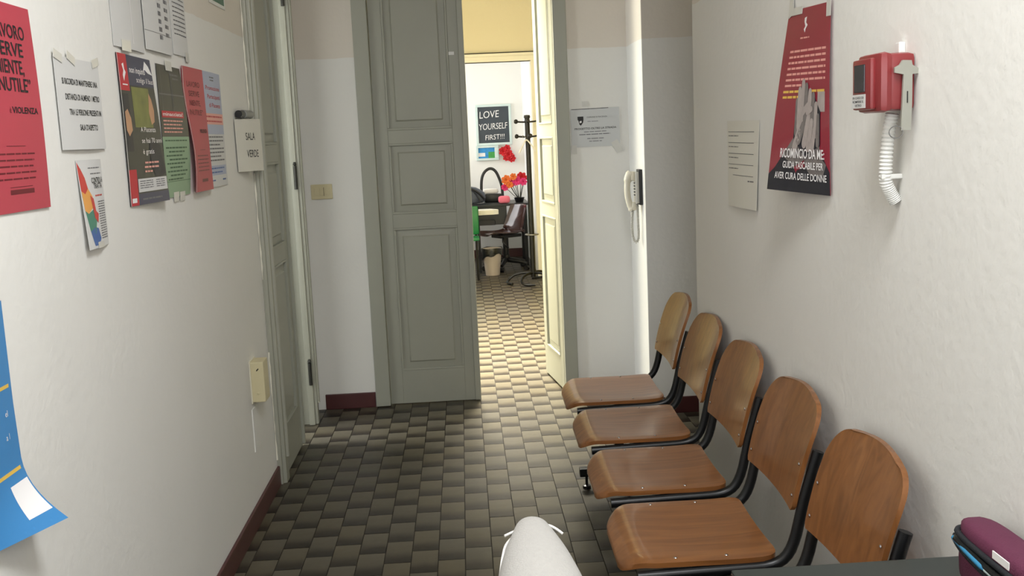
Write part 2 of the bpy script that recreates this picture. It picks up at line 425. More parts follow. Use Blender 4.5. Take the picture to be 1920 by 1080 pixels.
# closed left leaf of the double door
d1 = thing('door_1', 'closed left leaf of the grey panelled double door', 'door', (-0.22, 5.9, 0), kind='structure')
W1 = 0.522
moulded_leaf(d1, lambda u, d, z: Vector((-0.481+u, 5.895-d, z)), W1, 0.004, ZT, [(0.072, 0.437, 0.20, 1.037), (0.072, 0.437, 1.116, 1.516), (0.072, 0.437, 1.591, 2.48)], 0.042)
MB().box(0.012, 0.046, 5.882, 5.897, 0.004, ZT, 0.004).build('cover_strip', 'door_paint', d1)
MB().box(-0.043, -0.012, 5.893, 5.896, 1.995, 2.013).build('bolt_plate', 'white_plastic', d1)
# open right leaf
d2 = thing('door_2', 'open right leaf of the double door swung into the corridor', 'door', (0.52, 6.2, 0), kind='structure')
hx, hy = 0.548, 5.96; ex, ey = 0.478, 6.49
uv = Vector((ex-hx, ey-hy, 0)); W2 = 0.53; uv.normalize(); nv = Vector((-uv.y, uv.x, 0))
moulded_leaf(d2, lambda u, d, z: Vector((hx, hy, 0))+uv*u+nv*d+Vector((0, 0, z)), W2, 0.014, ZT, [(0.085, 0.452, 0.20, 1.037), (0.085, 0.452, 1.116, 1.516), (0.085, 0.452, 1.591, 2.48)], 0.042, 'door_paint')
for z in (0.35, 1.3, 2.2):
    MB().tube([(hx+0.012, hy-0.022, z), (hx+0.012, hy-0.022, z+0.11)], 0.008, 8).build('hinge', 'hinge_metal', d2, 40)
# frame of the double door
t1 = thing('trim_1', 'grey painted wooden frame of the double door', 'door frame', (0, 5.86, 0), kind='structure')
def casing(x0, x1, parent):
    mb = MB().box(x0, x1, 5.852, 5.9, 0.004, 2.72, 0.004)
    mb.build('jamb_casing', 'door_paint', parent)
casing(-0.567, -0.484, t1); casing(0.545, 0.621, t1)
MB().box(-0.548, -0.484, 5.895, 6.04, 0.004, 2.62).build('jamb_lining', 'door_paint', t1)
MB().box(0.572, 0.608, 5.895, 6.04, 0.004, 2.62).build('jamb_lining', 'door_paint', t1)
MB().box(-0.484, 0.545, 5.852, 5.9, ZT+0.005, 2.72, 0.004).build('head_casing', 'door_paint', t1)
# frame and leaves of the left doorway
t2 = thing('trim_2', 'chipped grey wooden frame of the doorway in the left wall', 'door frame', (XL, 5.1, 0), kind='structure')
for (y0, y1, xo) in ((4.565, 4.66, -0.872), (5.545, 5.615, -0.862)):
    MB().box(XL-0.15, xo, y0+0.012, y1-0.012, 0.0, 2.66, 0.008).build('jamb_casing', 'trim_paint', t2, 50)
    MB().box(XL-0.002, xo-0.016, y0-0.004, y1+0.004, 0.0, 2.66, 0.007).build('backband', 'trim_paint', t2, 50)
    MB().tube([(xo, (y0+y1)/2, 0.12), (xo, (y0+y1)/2, 2.64)], 0.012, 10).build('bead', 'trim_paint', t2, 50)
rn = random.Random(11)
for (z0, z1) in ((0.12, 0.62), (0.95, 1.42), (1.66, 2.5)):
    n_ = int((z1-z0)/0.03); MB().tube([(XL+0.003, 4.558+rn.uniform(-.004, .004), z0+(z1-z0)*i/n_) for i in range(n_+1)], [0.0012+rn.random()*0.0035 for i in range(n_+1)], 6).build('flaked_edge', 'white_wood', t2, 60)
MB().box(XL-0.15, -0.866, 4.66, 5.55, 2.57, 2.66, 0.008).build('head_casing', 'trim_paint', t2)
d3 = thing('door_3', 'closed near leaf of the grey door in the left wall', 'door', (XL, 4.93, 0), kind='structure')
moulded_leaf(d3, lambda u, d, z: Vector((-0.892+d, 4.655+u, z)), 0.52, 0.006, ZT, [(0.085, 0.435, 0.22, 0.98), (0.085, 0.435, 1.06, 1.46), (0.085, 0.435, 1.54, 2.48)], 0.045)
MB().box(-0.9, -0.878, 5.165, 5.185, 0.01, ZT, 0.004).build('cover_strip', 'door_paint', d3)
d4 = thing('door_4', 'open far leaf of the left door folded into the side room', 'door', (XL-0.3, 5.53, 0), kind='structure')
moulded_leaf(d4, lambda u, d, z: Vector((-0.955-u, 5.50-d, z)), 0.36, 0.01, ZT, [(0.07, 0.29, 0.22, 0.98), (0.07, 0.29, 1.06, 1.46), (0.07, 0.29, 1.54, 2.48)], 0.04)
for z in (0.23, 1.30, 2.25):
    mb = MB().tube([(-0.885, 5.530, z), (-0.885, 5.530, z+0.125)], 0.010, 8)
    mb.lathe([(0.001, 0), (0.011, 0.005), (0.006, 0.02)], (-0.885, 5.530, z+0.125), 8).build('hinge', 'hinge_metal', d4, 40)
# office doorway casing
t3 = thing('trim_3', 'white wooden casing around the office doorway at the corridor end', 'door frame', (0.2, YD, 0), kind='structure')
MB().box(OX0-0.08, OX1+0.08, YD-0.022, YD+0.14, OH-0.0, OH+0.055, 0.004).build('head_casing', 'white_wood', t3)
MB().box(OX0-0.09, OX1+0.09, YD-0.03, YD, OH+0.055, OH+0.085, 0.004).build('cornice', 'white_wood', t3)
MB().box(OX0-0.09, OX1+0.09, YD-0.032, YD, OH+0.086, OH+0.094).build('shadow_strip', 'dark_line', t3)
for x0, x1 in ((OX0-0.08, OX0+0.005), (OX1-0.005, OX1+0.08)):
    MB().box(x0, x1, YD-0.022, YD+0.14, 0, OH, 0.004).build('jamb_casing', 'white_wood', t3)

# ------------------------------------------------------------------ beam seating
bench = thing('beam_seating', 'row of five varnished beech seats on one black steel beam along the right wall', 'seating', (0.58, 3.11, 0))
BO = Vector((0.58, 3.11, 0)); bench.rotation_euler.z = -0.016
CY = [4.21-0.525*i for i in range(5)]
def seat_shape():
    vs = []; fs = []; nu, nv = 22, 18; th = 0.013
    X0, X1 = 0.362, 0.757
    def outline(u):              # half width at u (0 front .. 1 rear)
        wd = 0.213
        if u < 0.24: t = 1-u/0.24; wd = 0.109+0.104*math.sqrt(max(0, 1-t**2.2))
        if u > 0.90: t = (u-0.90)/0.10; wd -= 0.030*(1-math.sqrt(max(0, 1-t*t)))
        return wd
    us = [0, .008, .02, .04, .065, .09, .12, .15, .18, .22, .28, .36, .44, .52, .6, .68, .76, .84, .9, .94, .97, .99, 1.0]
    for top in (1, 0):
        for i in range(nu+1):
            u = us[i]
            x = X0+(X1-X0)*u; wd = outline(u)
            for j in range(nv+1):
                v = -1+2*j/nv; y = v*wd
                z = 0.462
                if u < 0.17: z -= 0.036*((0.17-u)/0.17)**2        # waterfall front edge
                z -= 0.012*(1-v*v)*min(1, max(0, (u-0.12)/0.35))*(1-0.3*u)   # shallow dish
                if u > 0.72: z += 0.006*((u-0.72)/0.28)**2
                if abs(v) > 0.86: z -= 0.004*((abs(v)-0.86)/0.14)**2
                vs.append((x-0.58, y, z - (0 if top else th)))
    W = nv+1; T = W*(nu+1)
    for i in range(nu):
        for j in range(nv):
            q = (i*W+j, (i+1)*W+j, (i+1)*W+j+1, i*W+j+1); fs += [q, tuple(T+a for a in q[::-1])]
    ring = [j for j in range(W)]+[i*W+nv for i in range(1, nu+1)]+[nu*W+j for j in range(nv-1, -1, -1)]+[i*W for i in range(nu-1, 0, -1)]
    for a, b in zip(ring, ring[1:]+ring[:1]): fs.append((a, b, T+b, T+a))
    return vs, fs
def back_shape():
    vs = []; fs = []; nu, nv = 18, 20; th = 0.012
    ts = [0, .012, .04, .12, .2, .3, .4, .5, .6, .66, .70, .75, .80, .85, .89, .925, .95, .97, .985, .995, 1.0]
    for side in (0, 1):
        for i in range(nv+1):
            t = ts[i]; z = 0.575+0.271*t
            wd = 0.211-0.010*t+0.004*math.sin(PI*t)
            if t > 0.70: q = (t-0.70)/0.30; wd = 0.205-0.088*(1-math.sqrt(max(0.0, 1-q*q)))
            if t < 0.04: wd -= 0.008*(1-t/0.04)
            lean = 0.793+0.086*t-0.010*math.sin(t*PI)
            for j in range(nu+1):
                v = -1+2*j/nu; y = v*wd; drop = 0.010*v*v*max(0, (t-0.7)/0.3)
                x = lean+0.012*(1-v*v) - 0.004      # hollow towards the sitter
                vs.append((x-0.58+(th if side else 0), y, z-drop))
    W = nu+1; T = W*(nv+1)
    for i in range(nv):
        for j in range(nu):
            q = (i*W+j, (i+1)*W+j, (i+1)*W+j+1, i*W+j+1); fs += [q, tuple(T+a for a in q[::-1])]
    ring = [j for j in range(W)]+[i*W+nu for i in range(1, nv+1)]+[nv*W+j for j in range(nu-1, -1, -1)]+[i*W for i in range(nv-1, 0, -1)]
    for a, b in zip(ring, ring[1:]+ring[:1]): fs.append((a, b, T+b, T+a))
    return vs, fs
def mesh_only(name, vs, fs, m, smooth):
    me = bpy.data.meshes.new(name); me.from_pydata([tuple(v) for v in vs], [], fs)
    bm = bmesh.new(); bm.from_mesh(me); bmesh.ops.recalc_face_normals(bm, faces=bm.faces); bm.to_mesh(me); bm.free()
    for p in me.polygons: p.use_smooth = True
    me.set_sharp_from_angle(angle=math.radians(smooth)); me.materials.append(MATS[m]); return me
seat_me = mesh_only('seat', *seat_shape(), 'beech_seat', 50)
back_me = mesh_only('backrest', *back_shape(), 'beech_back', 50)
def frame_tube(sy):
    pts = [(0.40-0.58, sy, 0.424), (0.62-0.58, sy, 0.430)]+bez((0.70-0.58, sy, 0.432), (0.765-0.58, sy, 0.434), (0.785-0.58, sy, 0.452), (0.802-0.58, sy, 0.515), 8)+[(0.821-0.58, sy, 0.60), (0.851-0.58, sy, 0.705), (0.858-0.58, sy, 0.727)]
    return MB().tube(pts, 0.0145, 12)
ft = {}
for sy in (-0.212, 0.212):
    q = frame_tube(sy); ft[sy] = mesh_only('frame_tube', q.v, q.f, 'black_metal', 50)
q = MB().box(0.56-0.58, 0.64-0.58, -0.19, 0.19, 0.404, 0.420, 0.003); bracket_me = mesh_only('seat_bracket', q.v, q.f, 'black_metal', 30)
q = MB()
for sy in (-0.195, 0.195):
    for (x, z) in ((0.8, 0.61), (0.829, 0.73)): q.lathe([(0.0001, 0.0022), (0.0035, 0.0018), (0.005, 0)], (0, 0, 0), 8)
def rivet(): 
    q = MB().lathe([(0.005, 0), (0.004, 0.0015), (0.0005, 0.0024)], (0, 0, 0), 8); return mesh_only('screw', q.v, q.f, 'chrome', 60)
screw_me = rivet()
def put(me, name, parent, loc, rot=(0, 0, 0)):
    o = bpy.data.objects.new(name, me); C.objects.link(o); o.parent = parent; o.location = loc; o.rotation_euler = rot; return o
for i, cy in enumerate(CY):
    dy = cy-3.11
    s = put(seat_me, 'seat', bench, (0, dy, 0)); b = put(back_me, 'backrest', bench, (0, dy, 0))
    for sy in (-0.212, 0.212): put(ft[sy], 'frame_tube', bench, (0, dy, 0))
    put(bracket_me, 'seat_bracket', bench, (0, dy, 0))
    for sy in (-0.192, 0.192):
        put(screw_me, 'screw', b, (0.7965-0.58, sy, 0.610), (0, -PI/2, 0)); put(screw_me, 'screw', b, (0.8155-0.58, sy, 0.69), (0, -PI/2, 0))
        put(screw_me, 'screw', s, (0.50-0.58, sy*0.99, 0.4602)); put(screw_me, 'screw', s, (0.63-0.58, sy*0.99, 0.4602))
MB().box(0.575, 0.625, 1.88, 4.44, 0.350, 0.404, 0.004).build('beam', 'black_metal', bench)
for ly in (4.28, 2.0):
    lg = MB().box(0.58, 0.62, ly-0.02, ly+0.02, 0.09, 0.352, 0.003).build('leg', 'black_metal', bench)
    MB().box(0.425, 0.80, ly-0.02, ly+0.02, 0.055, 0.092, 0.004).build('foot_bar', 'black_metal', lg)
    for fx in (0.455, 0.77): MB().lathe([(0.018, 0), (0.018, 0.012), (0.006, 0.016), (0.006, 0.056)], (fx, ly, 0.0), 12).build('glide', 'black_plastic', lg, 40)

# ------------------------------------------------------------------ printed sheets on the walls
class Sheet:
    """a sheet hung on a wall, given by its four corners (bl, br, tl, tr) and the wall normal"""
    def __init__(s, name, label, cat, bl, br, tl, tr, n, m, bulge=None, group=None, nu=8, nv=10):
        s.c = [Vector(p) for p in (bl, br, tl, tr)]; s.n = Vector(n); s.bulge = bulge or (lambda u, v: 0.0)
        s.w = ((s.c[1]-s.c[0]).length+(s.c[3]-s.c[2]).length)/2; s.h = ((s.c[2]-s.c[0]).length+(s.c[3]-s.c[1]).length)/2
        s.root = thing(name, label, cat, (s.c[0]+s.c[1])/2, group)
        MB().sheet(lambda u, v, o: s.P(u, v, o+0.0010), nu, nv, 0.0008).build('paper_sheet', m, s.root, 60)
    def P(s, u, v, o=0.0):
        bl, br, tl, tr = s.c
        return bl*(1-u)*(1-v)+br*u*(1-v)+tl*(1-u)*v+tr*u*v+s.n*(o+s.bulge(u, v))
    def rect(s, name, u0, v0, u1, v1, m, lvl=1, nu=6, nv=6):
        o = 0.0018+0.0004*lvl
        vs = [s.P(u0+(u1-u0)*i/nu, v0+(v1-v0)*j/nv, o) for j in range(nv+1) for i in range(nu+1)]
        fs = [(j*(nu+1)+i, j*(nu+1)+i+1, (j+1)*(nu+1)+i+1, (j+1)*(nu+1)+i) for j in range(nv) for i in range(nu)]
        return link_flat(name, vs, fs, m, s.root, s.n)
    def poly(s, name, pts, m, lvl=1):
        o = 0.0018+0.0004*lvl
        bm = bmesh.new(); f = bm.faces.new([bm.verts.new((p[0], p[1], 0)) for p in pts])
        bmesh.ops.triangulate(bm, faces=[f]); bmesh.ops.subdivide_edges(bm, edges=bm.edges[:], cuts=2, use_grid_fill=True)
        bmesh.ops.triangulate(bm, faces=bm.faces[:]); bm.verts.index_update()
        vs = [s.P(v.co.x, v.co.y, o) for v in bm.verts]; fs = [[v.index for v in q.verts] for q in bm.faces]; bm.free()
        return link_flat(name, vs, fs, m, s.root, s.n)
    def bars(s, name, rows, m, lvl=1):
        """lines of print too small to read: rows of (u0, u1, v, height) broken into words"""
        vs = []; fs = []; o = 0.0018+0.0004*lvl; rnd = random.Random(len(rows)*31+int(s.w*1000))
        for (u0, u1, v, h) in rows:
            u = u0
            while u < u1-0.005:
                e = min(u1, u+rnd.uniform(0.05, 0.15)); n = len(vs)
                vs += [s.P(u, v, o), s.P(e, v, o), s.P(e, v+h, o), s.P(u, v+h, o)]; fs.append((n, n+1, n+2, n+3)); u = e+0.014
        return link_flat(name, vs, fs, m, s.root, s.n)
    def text(s, body, u, v, height, m, width=None, align='LEFT', lvl=2, bold=0.0, name='lettering', shear=0):
        vs, fs = glyphs(body, bold, shear)
        x0 = min(p[0] for p in vs); x1 = max(p[0] for p in vs); tw = x1-x0
        k = height/0.69/s.h                       # cap height in sheet units
        kx = (width/tw) if width else height/0.69/s.w
        a = {'LEFT': 0, 'CENTER': tw/2, 'RIGHT': tw}[align]; o = 0.0018+0.0004*lvl
        return link_flat(name, [s.P(u+(p[0]-x0-a)*kx, v+p[1]*k, o) for p in vs], fs, m, s.root, s.n)
    def tape(s, u, v, w=0.04, h=0.016, ang=0.0):
        c, sn = math.cos(ang), math.sin(ang); pts = []
        for a, b in ((-1, -1), (1, -1), (1, 1), (-1, 1)):
            x = a*w/2*c-b*h/2*sn; y = a*w/2*sn+b*h/2*c; pts.append(s.P(u+x/s.w, v+y/s.h, 0.0036))
        q = MB(); q.add(pts+[p-s.n*0.0006 for p in pts], [(0, 1, 2, 3), (7, 6, 5, 4)]+[(i, 4+i, 4+(i+1) % 4, (i+1) % 4) for i in range(4)])
        return q.build('tape', 'tape', s.root)
def link_flat(name, vs, fs, m, parent, n):
    org = ORG[parent.name]; me = bpy.data.meshes.new(name); me.from_pydata([tuple(Vector(v)-org) for v in vs], [], fs); me.update()
    if me.polygons and sum((p.normal*p.area for p in me.polygons), Vector()).dot(n) < 0: me.flip_normals()
    me.materials.append(MATS[m]); o = bpy.data.objects.new(name, me); C.objects.link(o); o.parent = parent; return o
GC = {}
def glyphs(body, bold=0.0, shear=0):
    key = (body, bold, shear)
    if key not in GC:
        cu = bpy.data.curves.new('text', 'FONT'); cu.body = body; cu.size = 1; cu.fill_mode = 'FRONT'; cu.dimensions = '2D'; cu.resolution_u = 3
        cu.offset = bold; cu.shear = shear
        o = bpy.data.objects.new('text', cu); C.objects.link(o); dg = bpy.context.evaluated_depsgraph_get()
        me = bpy.data.meshes.new_from_object(o.evaluated_get(dg))
        GC[key] = ([(v.co.x, v.co.y) for v in me.vertices], [tuple(p.vertices) for p in me.polygons])
        bpy.data.objects.remove(o); bpy.data.curves.remove(cu); bpy.data.meshes.remove(me)
    return GC[key]
NL, NR, NF = (1, 0, 0), (-1, 0, 0), (0, -1, 0)
def left_sheet(name, label, cat, y0, y1, z0, z1, m, bulge=None, skew=0.0, lift=0.001, **k):
    x = XL+lift
    return Sheet(name, label, cat, (x, y0, z0), (x, y1, z0), (x, y0+skew, z1), (x, y1+skew, z1), NL, m, bulge, **k)

# near red poster
s = left_sheet('poster', 'large red poster with black lettering at the left edge of the picture', 'poster', 2.002, 2.300, 1.425, 1.846, 'red_paper', lambda u, v: 0.004*math.sin(PI*v)+0.003*u*(1-v))
for i, t in enumerate(('LAVORO', 'SERVE', 'NIENTE,', 'INUTILE”')):
    s.text(t, (0.86, 0.80, 0.78, 0.86)[i], 0.835-0.085*i, 0.027, 'ink', width=(0.50, 0.44, 0.44, 0.54)[i], align='RIGHT', bold=0.015)
s.text('VIOLENZA', 0.93, 0.475, 0.0125, 'ink', width=0.42, align='RIGHT', bold=0.02); s.text('è', 0.47, 0.475, 0.0125, 'maroon_ink')
s.rect('rule', 0.36, 0.315, 0.66, 0.318, 'maroon_ink')
s.bars('small_print', [(0.12+0.02*(i % 2), 0.80-0.02*(i % 3), 0.275-0.030*i, 0.008) for i in range(5)], 'maroon_ink')
s.rect('rule', 0.36, 0.118, 0.72, 0.121, 'maroon_ink'); s.rect('logo_bar', 0.36, 0.085, 0.74, 0.108, 'maroon_ink')
# distance notice
s = left_sheet('notice', 'white landscape notice with four lines of capitals beside the near red poster', 'notice', 2.404, 2.692, 1.547, 1.760, 'paper', lambda u, v: 0.006*math.sin(PI*u)*(0.4+0.6*(1-v))+0.006*abs(u-0.5))
for i, (t, wd) in enumerate((('SI RICORDA DI MANTENERE UNA', 0.80), ('DISTANZA DI ALMENO 1 METRO', 0.78), ('TRA LE PERSONE PRESENTI IN', 0.74), ("SALA D'ASPETTO", 0.42))):
    s.text(t, 0.52+0.03*i, 0.71-0.165*i, 0.0135, 'ink', width=wd, align='CENTER', bold=0.012)
for u in (0.08, 0.36, 0.92): s.tape(u, 1.0, 0.05, 0.02, random.uniform(-.3, .3))
# leaflet
s = left_sheet('leaflet', 'narrow leaflet with a rainbow map strip below the landscape notice', 'leaflet', 2.482, 2.650, 1.308, 1.522, 'paper', lambda u, v: 0.012*(1-v)*(1-u)+0.004*math.sin(PI*u))
s.poly('map_strip', [(0.0, 0.98), (0.10, 0.90), (0.20, 0.80), (0.26, 0.68), (0.14, 0.62), (0.02, 0.66)], 'map_red')
s.poly('map_strip', [(0.02, 0.66), (0.14, 0.62), (0.26, 0.68), (0.40, 0.58), (0.36, 0.46), (0.16, 0.40), (0.05, 0.44)], 'map_orange')
s.poly('map_strip', [(0.30, 0.60), (0.42, 0.56), (0.46, 0.42), (0.56, 0.38), (0.50, 0.28), (0.38, 0.34)], 'map_red', 2)
s.poly('map_strip', [(0.05, 0.44), (0.16, 0.40), (0.36, 0.44), (0.44, 0.30), (0.34, 0.16), (0.14, 0.20)], 'map_green')
s.poly('map_strip', [(0.14, 0.20), (0.34, 0.24), (0.48, 0.22), (0.55, 0.10), (0.45, 0.03), (0.24, 0.03)], 'map_blue')
for i, (t, hgt) in enumerate((('CONTRO LA', 0.013), ('TRATTA', 0.013))): s.text(t, 0.70, 0.735-0.065*i, hgt, 'ink', width=(0.52, 0.40)[i], align='CENTER', bold=0.012)
s.bars('small_print', [(0.36, 0.86, 0.90, 0.012), (0.42, 0.90, 0.835, 0.012)], 'ink_grey'); s.bars('red_print', [(0.52, 0.86, 0.58, 0.018)], 'map_red')
s.bars('small_print', [(0.60, 0.95, 0.51-0.028*i, 0.012) for i in range(16)], 'ink_grey')
s.tape(0.5, 0.03, 0.05, 0.015)
# bus poster
s = left_sheet('poster', 'dark blue bus poster with a photograph and a red corner strip', 'poster', 2.850, 3.150, 1.388, 1.802, 'black_paper', lambda u, v: 0.022*(1-v)*u+0.003*math.sin(PI*v))
s.rect('blue_header', 0.0, 0.80, 1, 1, 'navy_paper'); s.rect('red_strip', 0.0, 0.76, 0.26, 1.0, 'red_ink', 2)
s.poly('crest', [(0.11, 0.93), (0.16, 0.94), (0.17, 0.90), (0.20, 0.88), (0.16, 0.85), (0.13, 0.82), (0.11, 0.86), (0.14, 0.89)], 'white_ink', 3); s.bars('crest_text', [(0.08, 0.22, 0.795, 0.008)], 'white_ink', 3)
s.text('non inquino', 0.31, 0.885, 0.017, 'white_ink', width=0.46, bold=0.01, lvl=3); s.text('scelgo il bus', 0.48, 0.825, 0.015, 'white_ink', width=0.49, lvl=3)
s.poly('wing_logo', [(0.72, 0.91), (0.80, 0.98), (0.90, 0.95), (0.99, 0.89), (0.86, 0.90), (0.78, 0.92)], 'white_ink', 3)
s.rect('photo_trees', 0.30, 0.52, 0.80, 0.79, 'photo_green'); s.rect('photo_window', 0.04, 0.36, 0.2, 0.74, 'photo_dark')
s.poly('photo_face', [(0.78, 0.76), (0.84, 0.72), (0.88, 0.64), (0.85, 0.56), (0.76, 0.54), (0.72, 0.62)], 'photo_skin', 2)
s.poly('photo_face', [(0.06, 0.62), (0.13, 0.64), (0.20, 0.58), (0.21, 0.50), (0.12, 0.46), (0.06, 0.50)], 'photo_skin', 2)
s.poly('photo_coat', [(0.62, 0.44), (0.92, 0.40), (0.98, 0.20), (0.88, 0.18), (0.70, 0.18), (0.60, 0.26)], 'photo_dark', 2)
for i, (t, wd) in enumerate((('A Piacenza', 0.42), ('se hai 70 anni', 0.56), ('è gratis', 0.30))): s.text(t, 0.42, 0.49-0.075*i, 0.014, 'white_ink', width=wd, lvl=3)
s.bars('small_print', [(0.44, 0.82, 0.275, 0.012), (0.42, 0.80, 0.245, 0.012), (0.42, 0.62, 0.215, 0.012)], 'pink_ink', 3)
s.rect('info_panel', 0.22, 0.085, 0.98, 0.175, 'paper', 2); s.bars('small_print', [(0.26, 0.60, 0.155-0.015*i, 0.006) for i in range(4)]+[(0.68, 0.92, 0.155-0.015*i, 0.006) for i in range(4)], 'ink_grey', 3)
s.rect('blue_footer', 0.0, 0.0, 1, 0.075, 'navy_paper', 2); s.rect('red_footer', 0.0, 0.0, 0.2, 0.24, 'red_ink', 3); s.rect('white_mark', 0.04, 0.02, 0.15, 0.05, 'white_ink', 4)
s.bars('small_print', [(0.30, 0.8, 0.03, 0.012)], 'ink_grey', 3); s.rect('paper_margin', 0, 0.0, 0.012, 1, 'paper', 4)
# dark and green poster
s = left_sheet('poster', 'poster half black and half pale green between bus poster and small red poster', 'poster', 3.212, 3.476, 1.390, 1.798, 'black_paper', lambda u, v: 0.012*math.sin(PI*v)*u)
s.rect('green_panel', 0, 0, 1, 0.46, 'pale_green_paper'); s.rect('window_bar', 0.02, 0.775, 0.98, 0.785, 'ink_grey', 2); s.rect('window_bar', 0.50, 0.62, 0.515, 0.98, 'ink_grey', 2); s.rect('window_bar', 0.12, 0.62, 0.13, 0.98, 'ink_grey', 2)
s.rect('red_label', 0.05, 0.605, 0.86, 0.655, 'red_ink', 2); s.text('minacciata!', 0.08, 0.618, 0.011, 'white_ink', width=0.74, lvl=3, bold=0.01); s.bars('caption', [(0.52, 0.85, 0.93, 0.012), (0.6, 0.85, 0.90, 0.012)], 'ink_grey', 2)
s.bars('small_print', [(0.08, 0.80-0.06*(i % 2), 0.575-0.028*i, 0.010) for i in range(4)], 'pink_ink', 2)
s.bars('map_marks', [(0.08, 0.9, 0.43-0.004, 0.01)]+[(0.08+0.1*(i % 2), 0.88-0.1*(i % 3), 0.37-0.03*i, 0.012) for i in range(9)], 'green_ink', 2); s.rect('rule', 0, 0.118, 1, 0.122, 'green_ink', 2)
s.tape(0.5, 1.0, 0.07, 0.03); s.tape(0.35, 0.0, 0.06, 0.03); s.tape(0.62, -0.005, 0.06, 0.03)
# small red poster
s = left_sheet('poster', 'red poster curling in the group of four beside the black and green one', 'poster', 3.490, 3.738, 1.392, 1.810, 'red_paper', lambda u, v: 0.010+0.014*math.sin(2*PI*v*0.9)*(1-u)*0.6+0.006*(1-v))
for i, t in enumerate(('LAVORO', 'SERVE', 'NIENTE,', 'INUTILE”')): s.text(t, 0.48, 0.845-0.075*i, 0.018, 'maroon_ink', width=(0.60, 0.50, 0.52, 0.66)[i], align='CENTER', bold=0.012)
s.text('VIOLENZA', 0.93, 0.475, 0.0125, 'ink', width=0.42, align='RIGHT', bold=0.02); s.rect('rule', 0.36, 0.335, 0.70, 0.339, 'maroon_ink')
s.bars('small_print', [(0.16, 0.84, 0.285-0.030*i, 0.008) for i in range(5)], 'maroon_ink'); s.rect('logo_bar', 0.36, 0.075, 0.7, 0.10, 'maroon_ink')
s.rect('paper_margin', 0.0, 0.0, 0.02, 1, 'paper', 3)
# lavender poster
s = left_sheet('poster', 'pale lavender poster with red headline, farthest of the group of four', 'poster', 3.745, 4.040, 1.396, 1.812, 'paper', lambda u, v: 0.003*math.sin(PI*u))
s.rect('lavender_panel', 0, 0.46, 1, 1, 'lavender_paper'); s.rect('red_band', 0.0, 0.545, 1, 0.64, 'pink_ink', 2); s.bars('band_text', [(0.1, 0.92, 0.605, 0.014), (0.1, 0.92, 0.565, 0.014)], 'red_ink', 3)
for i, (t, wd) in enumerate((('Promozione', 0.72), ('Partecipanti', 0.66), ('di Piacenza', 0.60))): s.text(t, 0.55+0.02*i, 0.845-0.075*i, 0.015, 'red_ink', width=wd, align='CENTER', bold=0.008)
s.bars('caption', [(0.4, 0.62, 0.95, 0.01), (0.42, 0.6, 0.925, 0.01)], 'ink_grey', 2); s.bars('small_print', [(0.1, 0.9-0.2*(i % 3 == 2), 0.43-0.034*i, 0.012) for i in range(7)], 'ink_grey', 2)
s.rect('blue_box', 0.08, 0.10, 0.94, 0.185, 'lavender_paper', 1); s.bars('small_print', [(0.14, 0.84, 0.155, 0.012), (0.14, 0.7, 0.12, 0.012), (0.14, 0.3, 0.05, 0.012), (0.7, 0.88, 0.05, 0.014)], 'map_blue', 2)
# sheets in sleeves at the top
s = left_sheet('document_sleeve', 'blank white sheet in a clear sleeve above the bus poster', 'sheet', 2.842, 3.112, 1.818, 2.16, 'paper', lambda u, v: 0.006*math.sin(PI*u)); s.tape(0.32, 0.02, 0.07, 0.03); s.rect('fold', 0.56, 0.05, 0.58, 1, 'white_ink')
s = left_sheet('document_sleeve', 'handwritten sheet in a sleeve above the black and green poster', 'sheet', 3.118, 3.395, 1.832, 2.17, 'paper', lambda u, v: 0.004*math.sin(PI*u)+0.004)
s.bars('handwriting', [(0.50, 0.62, 0.12+0.07*i, 0.04) for i in range(11)]+[(0.76, 0.92, 0.16+0.075*i, 0.035) for i in range(10)]+[(0.14, 0.22, 0.5, 0.05)], 'ink_grey'); s.rect('fold', 0.0, 0.165, 1, 0.17, 'ink_grey')
s = left_sheet('document_sleeve', 'narrow printed list in a sleeve above the small red poster', 'sheet', 3.425, 3.61, 1.842, 2.18, 'paper', lambda u, v: 0.003*math.sin(PI*u))
s.bars('small_print', [(0.14, 0.92, 0.95-0.042*i, 0.012) for i in range(19)], 'ink_grey'); s.tape(0.85, 0.0, 0.05, 0.03)
# green exit sign
s = left_sheet('exit_sign', 'green emergency sign high on the left wall, cut by the top edge', 'sign', 3.985, 4.245, 2.075, 2.35, 'white_plastic'); s.rect('green_panel', 0.06, 0.05, 0.94, 0.95, 'sign_green')
# SALA VERDE sign
s = Sheet('room_sign', 'white paper room sign taped between left wall and door frame', 'sign', (XL+0.004, 4.236, 1.437), (-0.858, 4.52, 1.432), (XL+0.004, 4.232, 1.648), (-0.858, 4.515, 1.652), (0.98, -0.18, 0), 'paper_warm', lambda u, v: 0.004*math.sin(PI*u))
s.text('SALA', 0.34, 0.60, 0.030, 'ink', width=0.36, bold=0.004); s.text('VERDE', 0.34, 0.27, 0.030, 'ink', width=0.46, bold=0.004)
ck = thing('sign_clip', 'black and chrome roller clip above the paper room sign', 'clip', (XL, 4.36, 1.65))
MB().tube([(XL+0.018, 4.262, 1.669), (XL+0.018, 4.37, 1.671)], 0.015, 14).build('clip_body', 'black_plastic', ck, 40)
MB().tube([(XL+0.018, 4.34, 1.670), (XL+0.018, 4.49, 1.672)], 0.0175, 14).build('clip_sleeve', 'steel', ck, 40)
